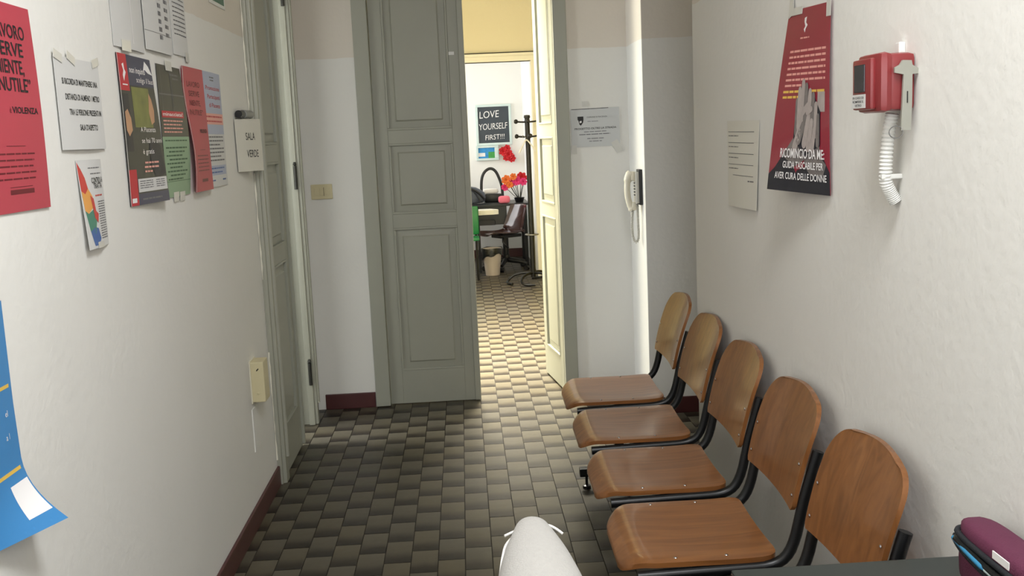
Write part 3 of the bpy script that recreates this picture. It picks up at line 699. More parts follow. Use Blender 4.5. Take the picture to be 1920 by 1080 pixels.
# blue poster
def blue_curl(u, v): return 0.075*max(0, (0.30-v)/0.30)**2*max(0, u-0.35)/0.65+0.012*max(0, 0.55-v)*u
s = left_sheet('poster', 'blue poster with yellow rules and a curled corner at the lower left edge', 'poster', 1.72, 2.016, 0.815, 1.262, 'blue_paper', blue_curl, nu=14, nv=24)
s.rect('yellow_rule', 0.3, 0.620, 0.96, 0.636, 'yellow_ink', nu=10); s.rect('yellow_rule', 0.3, 0.250, 0.96, 0.266, 'yellow_ink', nu=10)
s.text('el', 0.86, 0.50, 0.012, 'white_ink'); s.text('a l', 0.83, 0.40, 0.012, 'white_ink')
s.rect('white_patch', 0.76, 0.055, 0.985, 0.205, 'white_ink', nu=8, nv=8); 
# right wall poster
def rw(y92, z92): return (XR-0.001, y92*0.9946, 1.536+(z92-1.536)*0.9946)
bl = (0.852, 2.831, 1.356)
s = Sheet('poster', 'dark red poster with clasped hands hanging loose on the right wall', 'poster', bl, rw(2.521, 1.351), rw(2.836, 1.835), rw(2.520, 1.823), NR, 'maroon_paper', lambda u, v: 0.004+0.004*math.sin(PI*v), nu=12, nv=16)
s.poly('crest', [(0.43, 0.945), (0.48, 0.95), (0.47, 0.92), (0.51, 0.905), (0.47, 0.885), (0.46, 0.865), (0.43, 0.885), (0.46, 0.90), (0.43, 0.925)], 'white_ink'); s.bars('crest_text', [(0.37, 0.57, 0.835, 0.008)], 'pink_ink')
s.bars('small_print', [(0.17-0.005*i, 0.93-(0.35 if i == 6 else 0), 0.765-0.031*i, 0.012) for i in range(7)], 'pink_ink')
s.bars('yellow_print', [(0.12, 0.92, 0.545, 0.013), (0.12, 0.50, 0.515, 0.013)], 'yellow_ink'); s.rect('white_patch', 0.80, 0.44, 0.93, 0.545, 'photo_light', 1)
s.poly('sleeve_print', [(0.0, 0.0), (0.0, 0.09), (0.10, 0.13), (0.22, 0.20), (0.36, 0.18), (0.48, 0.10), (0.40, 0.0)], 'photo_dark', 1)
s.poly('sleeve_print', [(0.40, 0.0), (0.48, 0.12), (0.70, 0.16), (0.90, 0.20), (1.0, 0.12), (1.0, 0.0)], 'photo_dark', 1)
s.poly('arm_print', [(0.22, 0.20), (0.40, 0.30), (0.46, 0.40), (0.46, 0.50), (0.58, 0.52), (0.68, 0.44), (0.66, 0.30), (0.60, 0.18), (0.44, 0.14)], 'photo_grey', 2)
s.poly('arm_print', [(0.60, 0.16), (0.64, 0.34), (0.72, 0.46), (0.84, 0.42), (0.84, 0.30), (0.86, 0.20), (0.95, 0.16), (0.90, 0.10), (0.70, 0.10)], 'photo_grey', 2)
def finger(u0, v0, u1, v1, r, m, lvl):
    du, dv = u1-u0, (v1-v0)*1.4; L_ = math.hypot(du, dv); nx, ny = -dv/L_*r, du/L_*r; pts = []
    a0 = math.atan2(dv, du)
    for k in range(7): a = a0+PI/2+PI*k/6; pts.append((u0+r*math.cos(a), v0+r*math.sin(a)/1.4))
    for k in range(7): a = a0-PI/2+PI*k/6; pts.append((u1+r*.85*math.cos(a), v1+r*.85*math.sin(a)/1.4))
    s.poly('finger_print', pts, m, lvl)
s.poly('hand_shadow', [(0.40, 0.30), (0.42, 0.50), (0.50, 0.58), (0.60, 0.57), (0.74, 0.53), (0.86, 0.44), (0.86, 0.26), (0.60, 0.20)], 'photo_dark', 3)
for (a, b, c, d, r, m, lv) in ((.45, .33, .435, .495, .030, 'photo_grey', 4), (.49, .36, .475, .555, .032, 'photo_light', 5), (.545, .38, .535, .595, .033, 'photo_light', 4), (.60, .40, .60, .575, .032, 'photo_grey', 5), (.655, .38, .67, .545, .031, 'photo_light', 4), (.715, .36, .735, .525, .030, 'photo_grey', 5), (.77, .32, .785, .475, .028, 'photo_light', 4), (.82, .27, .825, .415, .024, 'photo_grey', 5),
        (.60, .27, .66, .405, .033, 'photo_light', 6), (.67, .25, .72, .385, .030, 'photo_light', 6), (.735, .24, .77, .345, .027, 'photo_light', 6), (.50, .29, .57, .365, .036, 'photo_grey', 6), (.44, .25, .50, .33, .036, 'photo_light', 6), (.56, .44, .64, .475, .024, 'photo_light', 6), (.64, .44, .71, .455, .022, 'photo_light', 7)): finger(a, b, c, d, r*1.18, m, lv)
s.text('RICOMINCIO DA ME:', 0.20, 0.190, 0.0235, 'white_ink', width=0.74, bold=0.018, lvl=9); s.text('GUIDA TASCABILE PER', 0.26, 0.132, 0.0175, 'white_ink', width=0.66, bold=0.014, lvl=9); s.text('AVER CURA DELLE DONNE', 0.13, 0.070, 0.0175, 'white_ink', width=0.84, bold=0.014, lvl=9)
s.tape(0.22, 0.992, 0.09, 0.02); s.tape(0.05, 1.03, 0.035, 0.06, 0.3); s.tape(0.97, 0.97, 0.03, 0.04)
# faint sheet on the right wall
s = Sheet('notice', 'faint printed sheet in a clear sleeve beside the dark red poster', 'notice', rw(3.520, 1.262), rw(3.166, 1.268), rw(3.527, 1.551), rw(3.146, 1.548), NR, 'paper_warm', lambda u, v: 0.003*math.sin(PI*u)+0.006*(1-v)*u)
for i in range(5):
    s.rect('text_line', 0.04+(0.16 if i == 4 else 0), 0.870-0.125*i, 0.88, 0.877-0.125*i, 'ink_grey')
    if i < 4: s.bars('small_print', [(0.05, 0.40, 0.822-0.125*i, 0.010)], 'ink_grey')
s.bars('small_print', [(0.72, 0.90, 0.31, 0.014)], 'ink_grey')
# notice beside the double door
s = Sheet('notice', 'laminated project notice with a small crest between double door and intercom', 'notice', (0.632, YW-0.002, 1.450), (0.908, YW-0.002, 1.452), (0.628, YW-0.002, 1.664), (0.906, YW-0.002, 1.668), NF, 'paper_grey', lambda u, v: 0.003*math.sin(PI*u)*math.sin(PI*v))
s.poly('crest', [(0.14, 0.80), (0.26, 0.80), (0.26, 0.72), (0.25, 0.64), (0.20, 0.56), (0.17, 0.60), (0.16, 0.68), (0.14, 0.72)], 'ink'); s.poly('crest_star', [(0.18, 0.68), (0.22, 0.69), (0.22, 0.64), (0.18, 0.63)], 'white_ink', 2)
s.text('COMUNE DI PIACENZA', 0.33, 0.755, 0.0075, 'ink', width=0.42); s.bars('small_print', [(0.34, 0.56, 0.655, 0.014)], 'ink_grey')
s.text('PROGETTO OLTRE LA STRADA', 0.50, 0.455, 0.0105, 'ink', width=0.86, align='CENTER', bold=0.012)
s.bars('small_print', [(0.26, 0.72, 0.385, 0.018), (0.16, 0.80, 0.315, 0.022), (0.32, 0.66, 0.205, 0.020), (0.36, 0.62, 0.135, 0.018)], 'ink_grey'); s.rect('dark_edge', 0.02, 0.985, 0.78, 1.0, 'ink')
s.tape(0.04, -0.06, 0.03, 0.05); s.tape(0.93, -0.02, 0.04, 0.07, 0.5); s.tape(0.3, 1.12, 0.03, 0.03)

# ------------------------------------------------------------------ fittings
sw = thing('light_switch', 'beige light switch plate left of the double door', 'switch', (-0.798, YW, 1.224))
MB().box(-0.858, -0.738, YW-0.011, YW, 1.224, 1.308, 0.004).build('plate', 'beige_plastic', sw)
for x in (-0.838, -0.808, -0.776): MB().box(x, x+0.024, YW-0.014, YW-0.010, 1.246, 1.288, 0.002).build('rocker' if x != -0.776 else 'blank', 'beige_plastic', sw)
MB().box(-0.7865, -0.7845, YW-0.0145, YW-0.011, 1.243, 1.290).build('groove', 'dark_line', sw)
jb = thing('junction_box', 'beige electrical box low on the left wall beside the door frame', 'electrical box', (XL, 4.2, 0.49))
MB().box(XL, -0.853, 4.152, 4.25, 0.495, 0.664, 0.005).build('cover', 'beige_plastic', jb)
MB().box(XL, -0.905, 4.146, 4.255, 0.490, 0.669, 0.002).build('back_plate', 'ivory_plastic', jb)
MB().lathe([(0.006, 0), (0.006, 0.003), (0.004, 0.004)], (0, 0, 0), 12).build('knockout', 'beige_plastic', jb, 40)
o = bpy.data.objects['knockout']; o.location = (0.030, -0.0475, 0.045); o.rotation_euler = (PI/2, 0, 0)
for v in o.data.vertices: v.co += Vector((XL, 4.2, 0.49))
mb = MB().tube([(-0.882, 4.1515, 0.628), (-0.874, 4.1515, 0.636)], 0.0025, 6); mb.build('scratch', 'dark_line', jb)
cp = struct('trim_4', MB().box(XL-0.001, XL+0.004, 4.13, 4.42, 0.29, 0.47, 0.002), 'wall_paint', 'painted-over cover plate on the left wall below the beige box', 'cover plate')

# intercom on the narrow return wall
ic = thing('intercom', 'ivory wall intercom handset on the narrow bright wall by the double door', 'intercom', (0.955, 5.50, 1.12))
MB().box(0.940, 0.958, 5.455, 5.545, 1.135, 1.325, 0.004).build('wall_bracket', 'black_plastic', ic)
MB().box(0.922, 0.943, 5.462, 5.538, 1.145, 1.312, 0.006).build('base', 'phone_grey', ic)
hp = MB().tube(catmull([(0.905, 5.5, 1.305), (0.890, 5.5, 1.285), (0.882, 5.5, 1.235), (0.884, 5.5, 1.18), (0.896, 5.5, 1.13), (0.908, 5.5, 1.115)], 5), [0.024]*4+[0.022]*4+[0.0165]*14+[0.022]*4, 12)
hp = hp.build('handset', 'ivory_plastic', ic, 50)
MB().box(0.898, 0.926, 5.476, 5.524, 1.265, 1.315, 0.010).build('earpiece', 'ivory_plastic', hp, 50)
MB().box(0.902, 0.926, 5.476, 5.524, 1.105, 1.150, 0.010).build('mouthpiece', 'ivory_plastic', hp, 50)
for i in range(5): MB().box(0.9185, 0.9225, 5.485, 5.515, 1.185+0.016*i, 1.192+0.016*i).build('button', 'black_plastic', ic)
def coil(path, R, r, turns, n=6, spt=10):
    P = catmull(path, 8); L = [0]
    for a, b in zip(P, P[1:]): L.append(L[-1]+(b-a).length)
    out = []; N = int(turns*spt); a_prev = None
    for i in range(N+1):
        d = L[-1]*i/N; j = max(k for k in range(len(L)) if L[k] <= d+1e-9); j = min(j, len(P)-2)
        t = (d-L[j])/max(1e-9, L[j+1]-L[j]); p = P[j].lerp(P[j+1], t); T = (P[j+1]-P[j]).normalized()
        a = (a_prev if a_prev else T.orthogonal()); a = (a-T*a.dot(T)).normalized(); a_prev = a; b = T.cross(a)
        q = 2*PI*i/spt; out.append(p+a*math.cos(q)*R+b*math.sin(q)*R)
    return MB().tube(out, r, n)
coil([(0.908, 5.5, 1.108), (0.903, 5.5, 1.03), (0.906, 5.5, 0.965), (0.920, 5.5, 0.932), (0.936, 5.5, 0.955), (0.936, 5.5, 1.04), (0.934, 5.5, 1.140)], 0.0055, 0.0028, 46).build('cord', 'phone_grey', ic, 60)

# red emergency key box on the right wall
BX = {o.name for o in bpy.data.objects}
fb = thing('emergency_box', 'red emergency key box with window on the right wall', 'alarm box', (0.85, 2.03, 1.53))
MB().box(0.824, 0.88, 1.965, 2.085, 1.548, 1.662, 0.012).build('case', 'red_plastic', fb, 50)
MB().box(0.806, 0.834, 1.962, 2.088, 1.545, 1.665, 0.014).build('lid', 'red_plastic', fb, 50)
MB().box(0.795, 0.808, 1.985, 2.082, 1.552, 1.655, 0.006).build('front_panel', 'red_plastic', fb, 50)
MB().box(0.7925, 0.797, 2.012, 2.066, 1.588, 1.644, 0.0015).build('window', 'smoked_window', fb)
st = Sheet('sticker_tmp', 'x', 'x', (0.7955, 2.080, 1.556), (0.7955, 2.008, 1.556), (0.7955, 2.080, 1.584), (0.7955, 2.008, 1.584), NR, 'paper')
for c_ in list(st.root.children):
    pass
st.text('IN CASO DI', 0.5, 0.68, 0.0045, 'ink', width=0.8, align='CENTER', bold=0.01); st.text('ROMPERE IL', 0.5, 0.40, 0.0045, 'ink', width=0.8, align='CENTER', bold=0.01); st.text('VETRO', 0.5, 0.12, 0.0045, 'ink', width=0.5, align='CENTER', bold=0.01)
sheet_ob = [c for c in st.root.children if c.name.startswith('paper_sheet')][0]; sheet_ob.name = 'sticker'
delta = st.root.location-fb.location
for c_ in list(st.root.children):
    for v in c_.data.vertices: v.co += delta
    c_.parent = fb if c_ is sheet_ob else sheet_ob
bpy.data.objects.remove(st.root)
# breaker hammer hanging on the near side of the box
hm = thing('breaker_hammer', 'grey flat breaker hammer hanging on the side of the red box', 'hammer', (0.855, 1.955, 1.51))
Pl = lambda x, z, d: Vector((x, 1.962-d, z))
MB().prism([(0.846, 1.508), (0.866, 1.508), (0.868, 1.56), (0.868, 1.618), (0.880, 1.619), (0.882, 1.628), (0.868, 1.636), (0.866, 1.645), (0.848, 1.646), (0.842, 1.637), (0.832, 1.632), (0.832, 1.622), (0.850, 1.618), (0.848, 1.56)], 0.002, 0.008, Pl).build('blade', 'grey_metal_paint', hm)
MB().box(0.857, 0.859, 1.9528, 1.9545, 1.562, 1.585).build('slot', 'dark_line', hm)
MB().lathe([(0.002, 0), (0.002, 0.003)], (0.857, 1.958, 1.512), 8).build('rivet', 'dark_line', hm)
MB().tube([Vector((0.836+0.014*math.cos(a), 1.955, 1.505+0.012*math.sin(a))) for a in [2*PI*k/16 for k in range(17)]], 0.0012, 6, caps=False).build('key_ring', 'steel', hm, 60)
# corrugated conduit
cn = thing('conduit', 'white corrugated cable conduit hanging below the red emergency box', 'conduit', (0.86, 2.05, 1.36))
path = catmull([(0.856, 2.02, 1.543), (0.850, 2.025, 1.50), (0.848, 2.03, 1.45), (0.850, 2.035, 1.405), (0.862, 2.04, 1.378), (0.874, 2.04, 1.358)], 12)
rr = [0.0125+(0.0018 if (i % 2) else -0.001) for i in range(len(path))]
MB().tube(path, rr, 14).build('corrugated_tube', 'white_plastic', cn, 40)
MB().box(0.836, 0.88, 2.022, 2.034, 1.408, 1.418, 0.002).build('clip', 'white_plastic', cn)
MB().box(0.866, 0.88, 2.015, 2.035, 1.663, 1.686, 0.003).build('top_bracket', 'white_plastic', fb)
for o in list(bpy.data.objects):      # hang the group on the wall face
    if o.name not in BX and o.parent is None: o.location += Vector((XR-0.88, 0.082, 0.003))

# ------------------------------------------------------------------ table and pencil case
tb = thing('table', 'dark green table standing against the right wall in the lower right corner', 'table', (0.66, 1.1, 0))
MB().box(0.455, 0.905, 0.25, 1.765, 0.702, 0.73, 0.004).build('tabletop', 'table_laminate', tb)
MB().box(0.4525, 0.456, 0.26, 1.755, 0.704, 0.727).build('edge_band', 'table_edge', tb)
MB().box(0.49, 0.87, 0.29, 1.70, 0.64, 0.702, 0.003).build('apron', 'black_metal', tb)
for x in (0.49, 0.84):
    for y in (0.30, 1.67): MB().box(x, x+0.035, y, y+0.035, 0, 0.642, 0.003).build('leg', 'black_metal', tb)
pc = thing('pencil_case', 'half open purple pencil case on the dark green table', 'pencil case', (0.82, 1.56, 0.73))
def loaf(x0, x1, y0, y1, z0, z1, nx=14, ny=20):
    """soft rounded block"""
    vs = []; fs = []
    for j in range(ny+1):
        t = j/ny; yy = y0+(y1-y0)*t; e = (1-abs(2*t-1)**5)**0.5*0.92+0.08 if 0 < t < 1 else 0.10
        for k in range(nx):
            a = 2*PI*k/nx; c = math.copysign(abs(math.cos(a))**0.55, math.cos(a)); sn = math.copysign(abs(math.sin(a))**0.55, math.sin(a))
            vs.append(((x0+x1)/2+(x1-x0)/2*c*e, yy, (z0+z1)/2+(z1-z0)/2*sn*(0.35+0.65*e)))
    for j in range(ny):
        for k in range(nx): fs.append((j*nx+k, j*nx+(k+1) % nx, (j+1)*nx+(k+1) % nx, (j+1)*nx+k))
    fs += [tuple(range(nx)), tuple(ny*nx+k for k in range(nx))]
    return MB().add(vs, fs)
loaf(0.806, 0.877, 1.37, 1.672, 0.7315, 0.828).build('case_body', 'purple_cloth', pc, 60)
loaf(0.808, 0.8765, 1.375, 1.670, 0.812, 0.853).build('lid', 'purple_cloth', pc, 60)
mb = MB().tube(catmull([(0.866, 1.669, 0.826), (0.842, 1.670, 0.826), (0.818, 1.662, 0.826), (0.808, 1.63, 0.826), (0.8065, 1.55, 0.824), (0.8065, 1.45, 0.824), (0.810, 1.38, 0.822)], 6), 0.0052, 8)
MB().tube(catmull([(0.815, 1.664, 0.815), (0.8075, 1.645, 0.809), (0.8055, 1.60, 0.801), (0.8055, 1.52, 0.795), (0.8060, 1.44, 0.800), (0.8065, 1.41, 0.815)], 6), 0.0048, 8).build('zip_tape', 'zip_cloth', pc, 60)
MB().tube(catmull([(0.8085, 1.65, 0.818), (0.8075, 1.58, 0.812), (0.8075, 1.50, 0.809), (0.8085, 1.43, 0.815)], 6), [0.004]+[0.009]*17+[0.004], 8).build('opening', 'liner', pc, 60)
mb.build('zip_tape', 'zip_cloth', pc, 60)
MB().box(0.8068, 0.8088, 1.475, 1.525, 0.8315, 0.8445, 0.0005).build('label_patch', 'cloth_white', pc)
pn = thing('pen', 'light blue pen sticking out of the open pencil case', 'pen', (0.80, 1.60, 0.80))
MB().tube([(0.8060, 1.652, 0.815), (0.8020, 1.60, 0.812), (0.8010, 1.545, 0.808), (0.8015, 1.535, 0.807)], [0.0045, 0.005, 0.005, 0.003], 10).build('barrel', 'pen_blue', pn, 40)
MB().tube([(0.8015, 1.535, 0.807), (0.802, 1.50, 0.805)], [0.004, 0.003], 8).build('tip', 'clear_paper', pn, 40)
for o in (pc, pn): o.location.x += 0.010

# ------------------------------------------------------------------ the photographer's legs
pe_verts = [(0.15, 0.92, 0.82), (0.15, 0.86, 0.95),
            (0.100, 0.98, 0.815), (0.090, 1.16, 0.838), (0.083, 1.32, 0.872), (0.080, 1.44, 0.902), (0.080, 1.530, 0.930),
            (0.082, 1.553, 0.850), (0.095, 1.56, 0.70), (0.105, 1.545, 0.58), (0.112, 1.53, 0.47), (0.115, 1.55, 0.41), (0.12, 1.66, 0.375),
            (0.22, 0.98, 0.775), (0.23, 1.20, 0.72), (0.235, 1.40, 0.665), (0.235, 1.49, 0.63), (0.235, 1.50, 0.55), (0.235, 1.48, 0.34), (0.235, 1.46, 0.12), (0.235, 1.48, 0.040), (0.235, 1.60, 0.034)]
pe_edges = [(0, 1), (0, 2), (2, 3), (3, 4), (4, 5), (5, 6), (6, 7), (7, 8), (8, 9), (9, 10), (10, 11), (11, 12), (0, 13), (13, 14), (14, 15), (15, 16), (16, 17), (17, 18), (18, 19), (19, 20), (20, 21)]
rad = [0.15, 0.14, 0.092, 0.088, 0.081, 0.060, 0.025, 0.040, 0.060, 0.052, 0.042, 0.04, 0.03, 0.088, 0.08, 0.068, 0.06, 0.058, 0.06, 0.045, 0.04, 0.035]
me = bpy.data.meshes.new('person'); me.from_pydata(pe_verts, pe_edges, []); ob = bpy.data.objects.new('tmp', me); C.objects.link(ob)
ob.modifiers.new('s', 'SKIN'); sv = me.skin_vertices[0].data
for i, r_ in enumerate(rad): sv[i].radius = (r_, r_); sv[i].use_root = (i == 0)
sd = ob.modifiers.new('d', 'SUBSURF'); sd.levels = 3; sd.render_levels = 3
dg = bpy.context.evaluated_depsgraph_get(); pm = bpy.data.meshes.new_from_object(ob.evaluated_get(dg)); bpy.data.objects.remove(ob)
zmin = min(v.co.z for v in pm.vertices)
for p in pm.polygons: p.use_smooth = True
pm.materials.clear(); pm.materials.append(MATS['jersey'])
person = bpy.data.objects.new('person', pm); C.objects.link(person); person.location.z = 0.0
tag(person, 'person seated out of frame, knee in light grey jersey trousers at the bottom', 'person')
def cordlet(pts): return MB().tube(catmull(pts, 5), 0.0022, 8)
for pts in ([(0.038, 1.550, 0.9085), (0.052, 1.558, 0.9110), (0.070, 1.57, 0.913), (0.085, 1.578, 0.905)],
            [(0.085, 1.575, 0.900), (0.056, 1.560, 0.904), (0.040, 1.55, 0.894), (0.033, 1.535, 0.880), (0.029, 1.52, 0.866), (0.026, 1.50, 0.852), (0.034, 1.47, 0.845)],
            [(0.095, 1.578, 0.911), (0.108, 1.572, 0.9135), (0.120, 1.565, 0.910), (0.131, 1.558, 0.903)]):
    ob = cordlet(pts).build('drawstring', 'cord_white', None, 60); ob.parent = person
    for v in ob.data.vertices: v.co -= Vector(person.location)

# ------------------------------------------------------------------ the office at the end of the corridor
# coat stand
cs = thing('coat_stand', 'black coat stand in front of the office doorway', 'coat stand', (0.69, 10.62, 0))
cx, cy = 0.69, 10.62
MB().tube([(cx, cy, 0.06), (cx, cy, 1.71)], 0.026, 14).build('pole', 'black_metal', cs, 40)
MB().lathe([(0.03, 0), (0.034, 0.01), (0.03, 0.03), (0.001, 0.034)], (cx, cy, 1.70), 14).build('cap', 'black_plastic', cs, 40)
for (zz, angs) in ((1.66, (PI, PI*0.5, 0.1, -PI/2)), (1.51, (PI*0.92, PI*0.4, 0.0, -PI*0.45))):
    for a in angs:
        dx, dy = math.cos(a), math.sin(a); L_ = 0.115
        hk = MB().tube([(cx, cy, zz), (cx+dx*L_*0.6, cy+dy*L_*0.6, zz+0.004), (cx+dx*L_, cy+dy*L_, zz+0.010)], 0.009, 8).build('hook', 'black_plastic', cs, 40)
        MB().lathe([(0.001, -0.024), (0.018, -0.016), (0.022, 0), (0.018, 0.016), (0.001, 0.024)], (cx+dx*L_, cy+dy*L_, zz+0.010), 10).build('hook_knob', 'black_plastic', hk, 60)
for a in (PI*0.98, PI*1.30, PI*1.72, PI*0.30):
    dx, dy = math.cos(a), math.sin(a)
    MB().tube(catmull([(cx, cy, 0.10), (cx+dx*0.10, cy+dy*0.10, 0.105), (cx+dx*0.20, cy+dy*0.20, 0.085), (cx+dx*0.26-dy*0.02, cy+dy*0.26+dx*0.02, 0.04), (cx+dx*0.27-dy*0.08, cy+dy*0.27+dx*0.08, 0.016), (cx+dx*0.22-dy*0.16, cy+dy*0.22+dx*0.16, 0.014)], 5), 0.013, 10).build('foot', 'black_metal', cs, 50)
MB().tube([Vector((cx+0.065*math.cos(a), cy-0.03+0.065*math.sin(a), 0.508)) for a in [2*PI*k/20 for k in range(21)]], 0.008, 8, caps=False).build('umbrella_ring', 'steel', cs, 60)
hg = thing('clothes_hanger', 'white clothes hanger hooked on the black coat stand', 'hanger', (0.69, 10.58, 1.34))
MB().tube(catmull([(cx-0.10, 10.55, 1.35), (cx-0.05, 10.55, 1.44), (cx-0.02, 10.56, 1.48), (cx+0.02, 10.56, 1.44), (cx+0.07, 10.56, 1.36)], 5), 0.008, 8).build('hanger_bar', 'white_plastic', hg, 50)
MB().tube(catmull([(cx-0.02, 10.56, 1.48), (cx-0.03, 10.56, 1.51), (cx-0.055, 10.57, 1.525), (cx-0.05, 10.575, 1.50)], 5), 0.003, 6).build('hanger_hook', 'steel', hg, 50)
# waste bin
wb = thing('waste_bin', 'grey waste bin with black liner below the far office desk', 'bin', (0.285, 11.35, 0))
bx_, by_ = 0.285, 11.37
MB().lathe([(0.078, 0), (0.112, 0.30), (0.107, 0.30), (0.074, 0.012)], (bx_, by_, 0), 22).build('bucket', 'bin_grey', wb, 40)
n = 22; vs = []; fs = []
prof = [(0.100, 0.26), (0.118, 0.305), (0.121, 0.29), (0.117, 0.20)]
for i, (r_, z_) in enumerate(prof):
    for k in range(n):
        a = 2*PI*k/n; dz = (0.035*math.sin(a+2.4)+0.012*math.sin(5*a)) if i == 3 else 0.004*math.sin(4*a)
        vs.append((bx_+(r_+0.003*math.sin(7*a))*math.cos(a), by_+(r_+0.003*math.sin(7*a))*math.sin(a), z_+dz))
for i in range(3):
    for k in range(n): fs.append((i*n+k, i*n+(k+1) % n, (i+1)*n+(k+1) % n, (i+1)*n+k))
MB().add(vs, fs).build('liner', 'liner', wb, 60)
# desk
dk = thing('desk', 'black office desk against the far white wall', 'desk', (0.33, 12.4, 0))
MB().box(-0.35, 0.765, 12.05, 12.75, 0.715, 0.742, 0.004).build('desktop', 'desk_black', dk)
MB().box(-0.30, 0.50, 12.07, 12.09, 0.50, 0.715, 0.002).build('front_panel', 'desk_black', dk)
MB().box(0.17, 0.36, 12.02, 12.06, 0.50, 0.56, 0.006).build('drawer_box', 'black_plastic', dk)
for x in (-0.32, 0.70):
    for y in (12.09, 12.68): MB().box(x, x+0.04, y, y+0.04, 0, 0.716, 0.003).build('leg', 'black_metal', dk)
# office chair
oc = thing('office_chair', 'glossy brown shell office chair on a black five star base', 'chair', (0.46, 11.78, 0))
ox, oy = 0.46, 11.78; oc.rotation_euler.z = 0.55
def shell():
    vs = []; fs = []; prof = [(0.165, 0.418), (0.20, 0.43), (0.30, 0.425), (0.42, 0.415), (0.52, 0.418), (0.585, 0.44), (0.625, 0.50), (0.655, 0.58), (0.685, 0.66), (0.71, 0.735), (0.716, 0.742)]
    P = catmull([(x, 0, z) for x, z in prof], 3); nv = 12
    for side in (0, 1):
        for i, p in enumerate(P):
            t = i/(len(P)-1); wd = 0.20*(0.80+0.20*math.sin(PI*min(1, t*1.1)))
            for j in range(nv+1):
                v = -1+2*j/nv; q = abs(v)**2.5
                vs.append((p.x - (0.05*q if t > 0.55 else 0), oy+v*wd, p.z+0.03*q*(1 if t < 0.5 else 0)-(0.010 if side else 0)-(0.025*q if t > 0.92 else 0)))
    W = nv+1; T = W*len(P)
    for i in range(len(P)-1):
        for j in range(nv):
            q = (i*W+j, (i+1)*W+j, (i+1)*W+j+1, i*W+j+1); fs += [q, tuple(T+a for a in q[::-1])]
    nu = len(P)-1
    ring = [j for j in range(W)]+[i*W+nv for i in range(1, nu+1)]+[nu*W+j for j in range(nv-1, -1, -1)]+[i*W for i in range(nu-1, 0, -1)]
    for a, b in zip(ring, ring[1:]+ring[:1]): fs.append((a, b, T+b, T+a))
    return MB().add(vs, fs)
shell().build('shell', 'brown_shell', oc, 60)
MB().box(0.33, 0.62, oy-0.10, oy+0.10, 0.375, 0.412, 0.008).build('seat_plate', 'black_metal', oc)
MB().tube([(0.36, oy-0.10, 0.385), (0.32, oy-0.16, 0.34), (0.34, oy-0.17, 0.30), (0.38, oy-0.17, 0.27)], 0.012, 8).build('lever', 'black_plastic', oc, 50)
MB().lathe([(0.042, 0.10), (0.042, 0.17), (0.034, 0.175), (0.034, 0.38)], (ox, oy, 0), 16).build('gas_column', 'black_metal', oc, 40)
for k in range(5):
    a = 2*PI*k/5+0.15; dx, dy = math.cos(a), math.sin(a)
    lg = MB().tube([(ox+dx*0.03, oy+dy*0.03, 0.115), (ox+dx*0.16, oy+dy*0.16, 0.10), (ox+dx*0.27, oy+dy*0.27, 0.075)], [0.03, 0.024, 0.018], 10).build('base_arm', 'black_plastic', oc, 50)
    MB().tube([(ox+dx*0.265-dy*0.02, oy+dy*0.265+dx*0.02, 0.028), (ox+dx*0.265+dy*0.02, oy+dy*0.265-dx*0.02, 0.028)], 0.028, 14).build('caster', 'black_plastic', lg, 40)
# green chair
gc = thing('visitor_chair', 'green plastic chair half hidden behind the closed door leaf', 'chair', (-0.05, 11.2, 0))
MB().box(-0.26, 0.155, 11.26, 11.285, 0.47, 0.785, 0.022).build('backrest', 'green_plastic', gc, 40)
MB().box(-0.26, 0.150, 10.95, 11.27, 0.43, 0.46, 0.012).build('seat', 'green_plastic', gc, 40)
for x in (-0.23, 0.118):
    MB().tube([(x, 11.27, 0.0), (x, 11.275, 0.45), (x, 11.288, 0.74)], 0.012, 8).build('leg', 'black_metal', gc, 40); MB().tube([(x, 10.98, 0), (x, 10.99, 0.44)], 0.012, 8).build('leg', 'black_metal', gc, 40)
# white tablet arm table
wt = thing('side_table', 'white table edge beside the green chair in the office', 'table', (0.20, 11.62, 0))
MB().prism([(-0.20, 11.42), (0.33, 11.48), (0.385, 11.52), (0.375, 11.60), (0.30, 11.72), (-0.20, 11.75)], 0.665, 0.715, lambda x, y, h: Vector((x, y, h))).build('tabletop', 'white_wood', wt)
for x, y in ((-0.15, 11.5), (-0.15, 11.68), (0.155, 11.60)): MB().box(x-0.015, x+0.015, y-0.015, y+0.015, 0, 0.666).build('leg', 'black_metal', wt)
# handbag
hb = thing('handbag', 'black tote bag with tall arched handle on the office desk', 'bag', (0.34, 12.5, 0.742))
MB().box(0.245, 0.478, 12.44, 12.58, 0.743, 0.84, 0.03).build('bag_body', 'bag_black', hb, 50)
MB().tube(catmull([(0.224, 12.44, 0.76), (0.222, 12.44, 0.92), (0.235, 12.44, 1.04), (0.275, 12.44, 1.115), (0.34, 12.44, 1.148), (0.40, 12.44, 1.115), (0.445, 12.44, 1.02), (0.47, 12.44, 0.92), (0.475, 12.44, 0.80)], 6), 0.017, 8, flat=0.4).build('handle', 'bag_black', hb, 50)
bp_ = thing('backpack', 'slumped grey backpack leaning on the black tote bag', 'bag', (0.10, 12.3, 0.742))
q = loaf(-0.14, 0.265, 12.16, 12.38, 0.746, 0.975)
for v in q.v:
    v.z = 0.746+(v.z-0.746)*(1-max(0, v.x-0.06)*1.7)
    v.y += 0.012*math.sin(v.x*40)
q.build('bag_body', 'bag_grey', bp_, 60)
MB().tube(catmull([(0.06, 12.16, 0.95), (0.12, 12.145, 0.90), (0.17, 12.14, 0.83), (0.20, 12.145, 0.765)], 5), 0.018, 8, flat=0.4).build('strap', 'bag_black', bp_, 50)
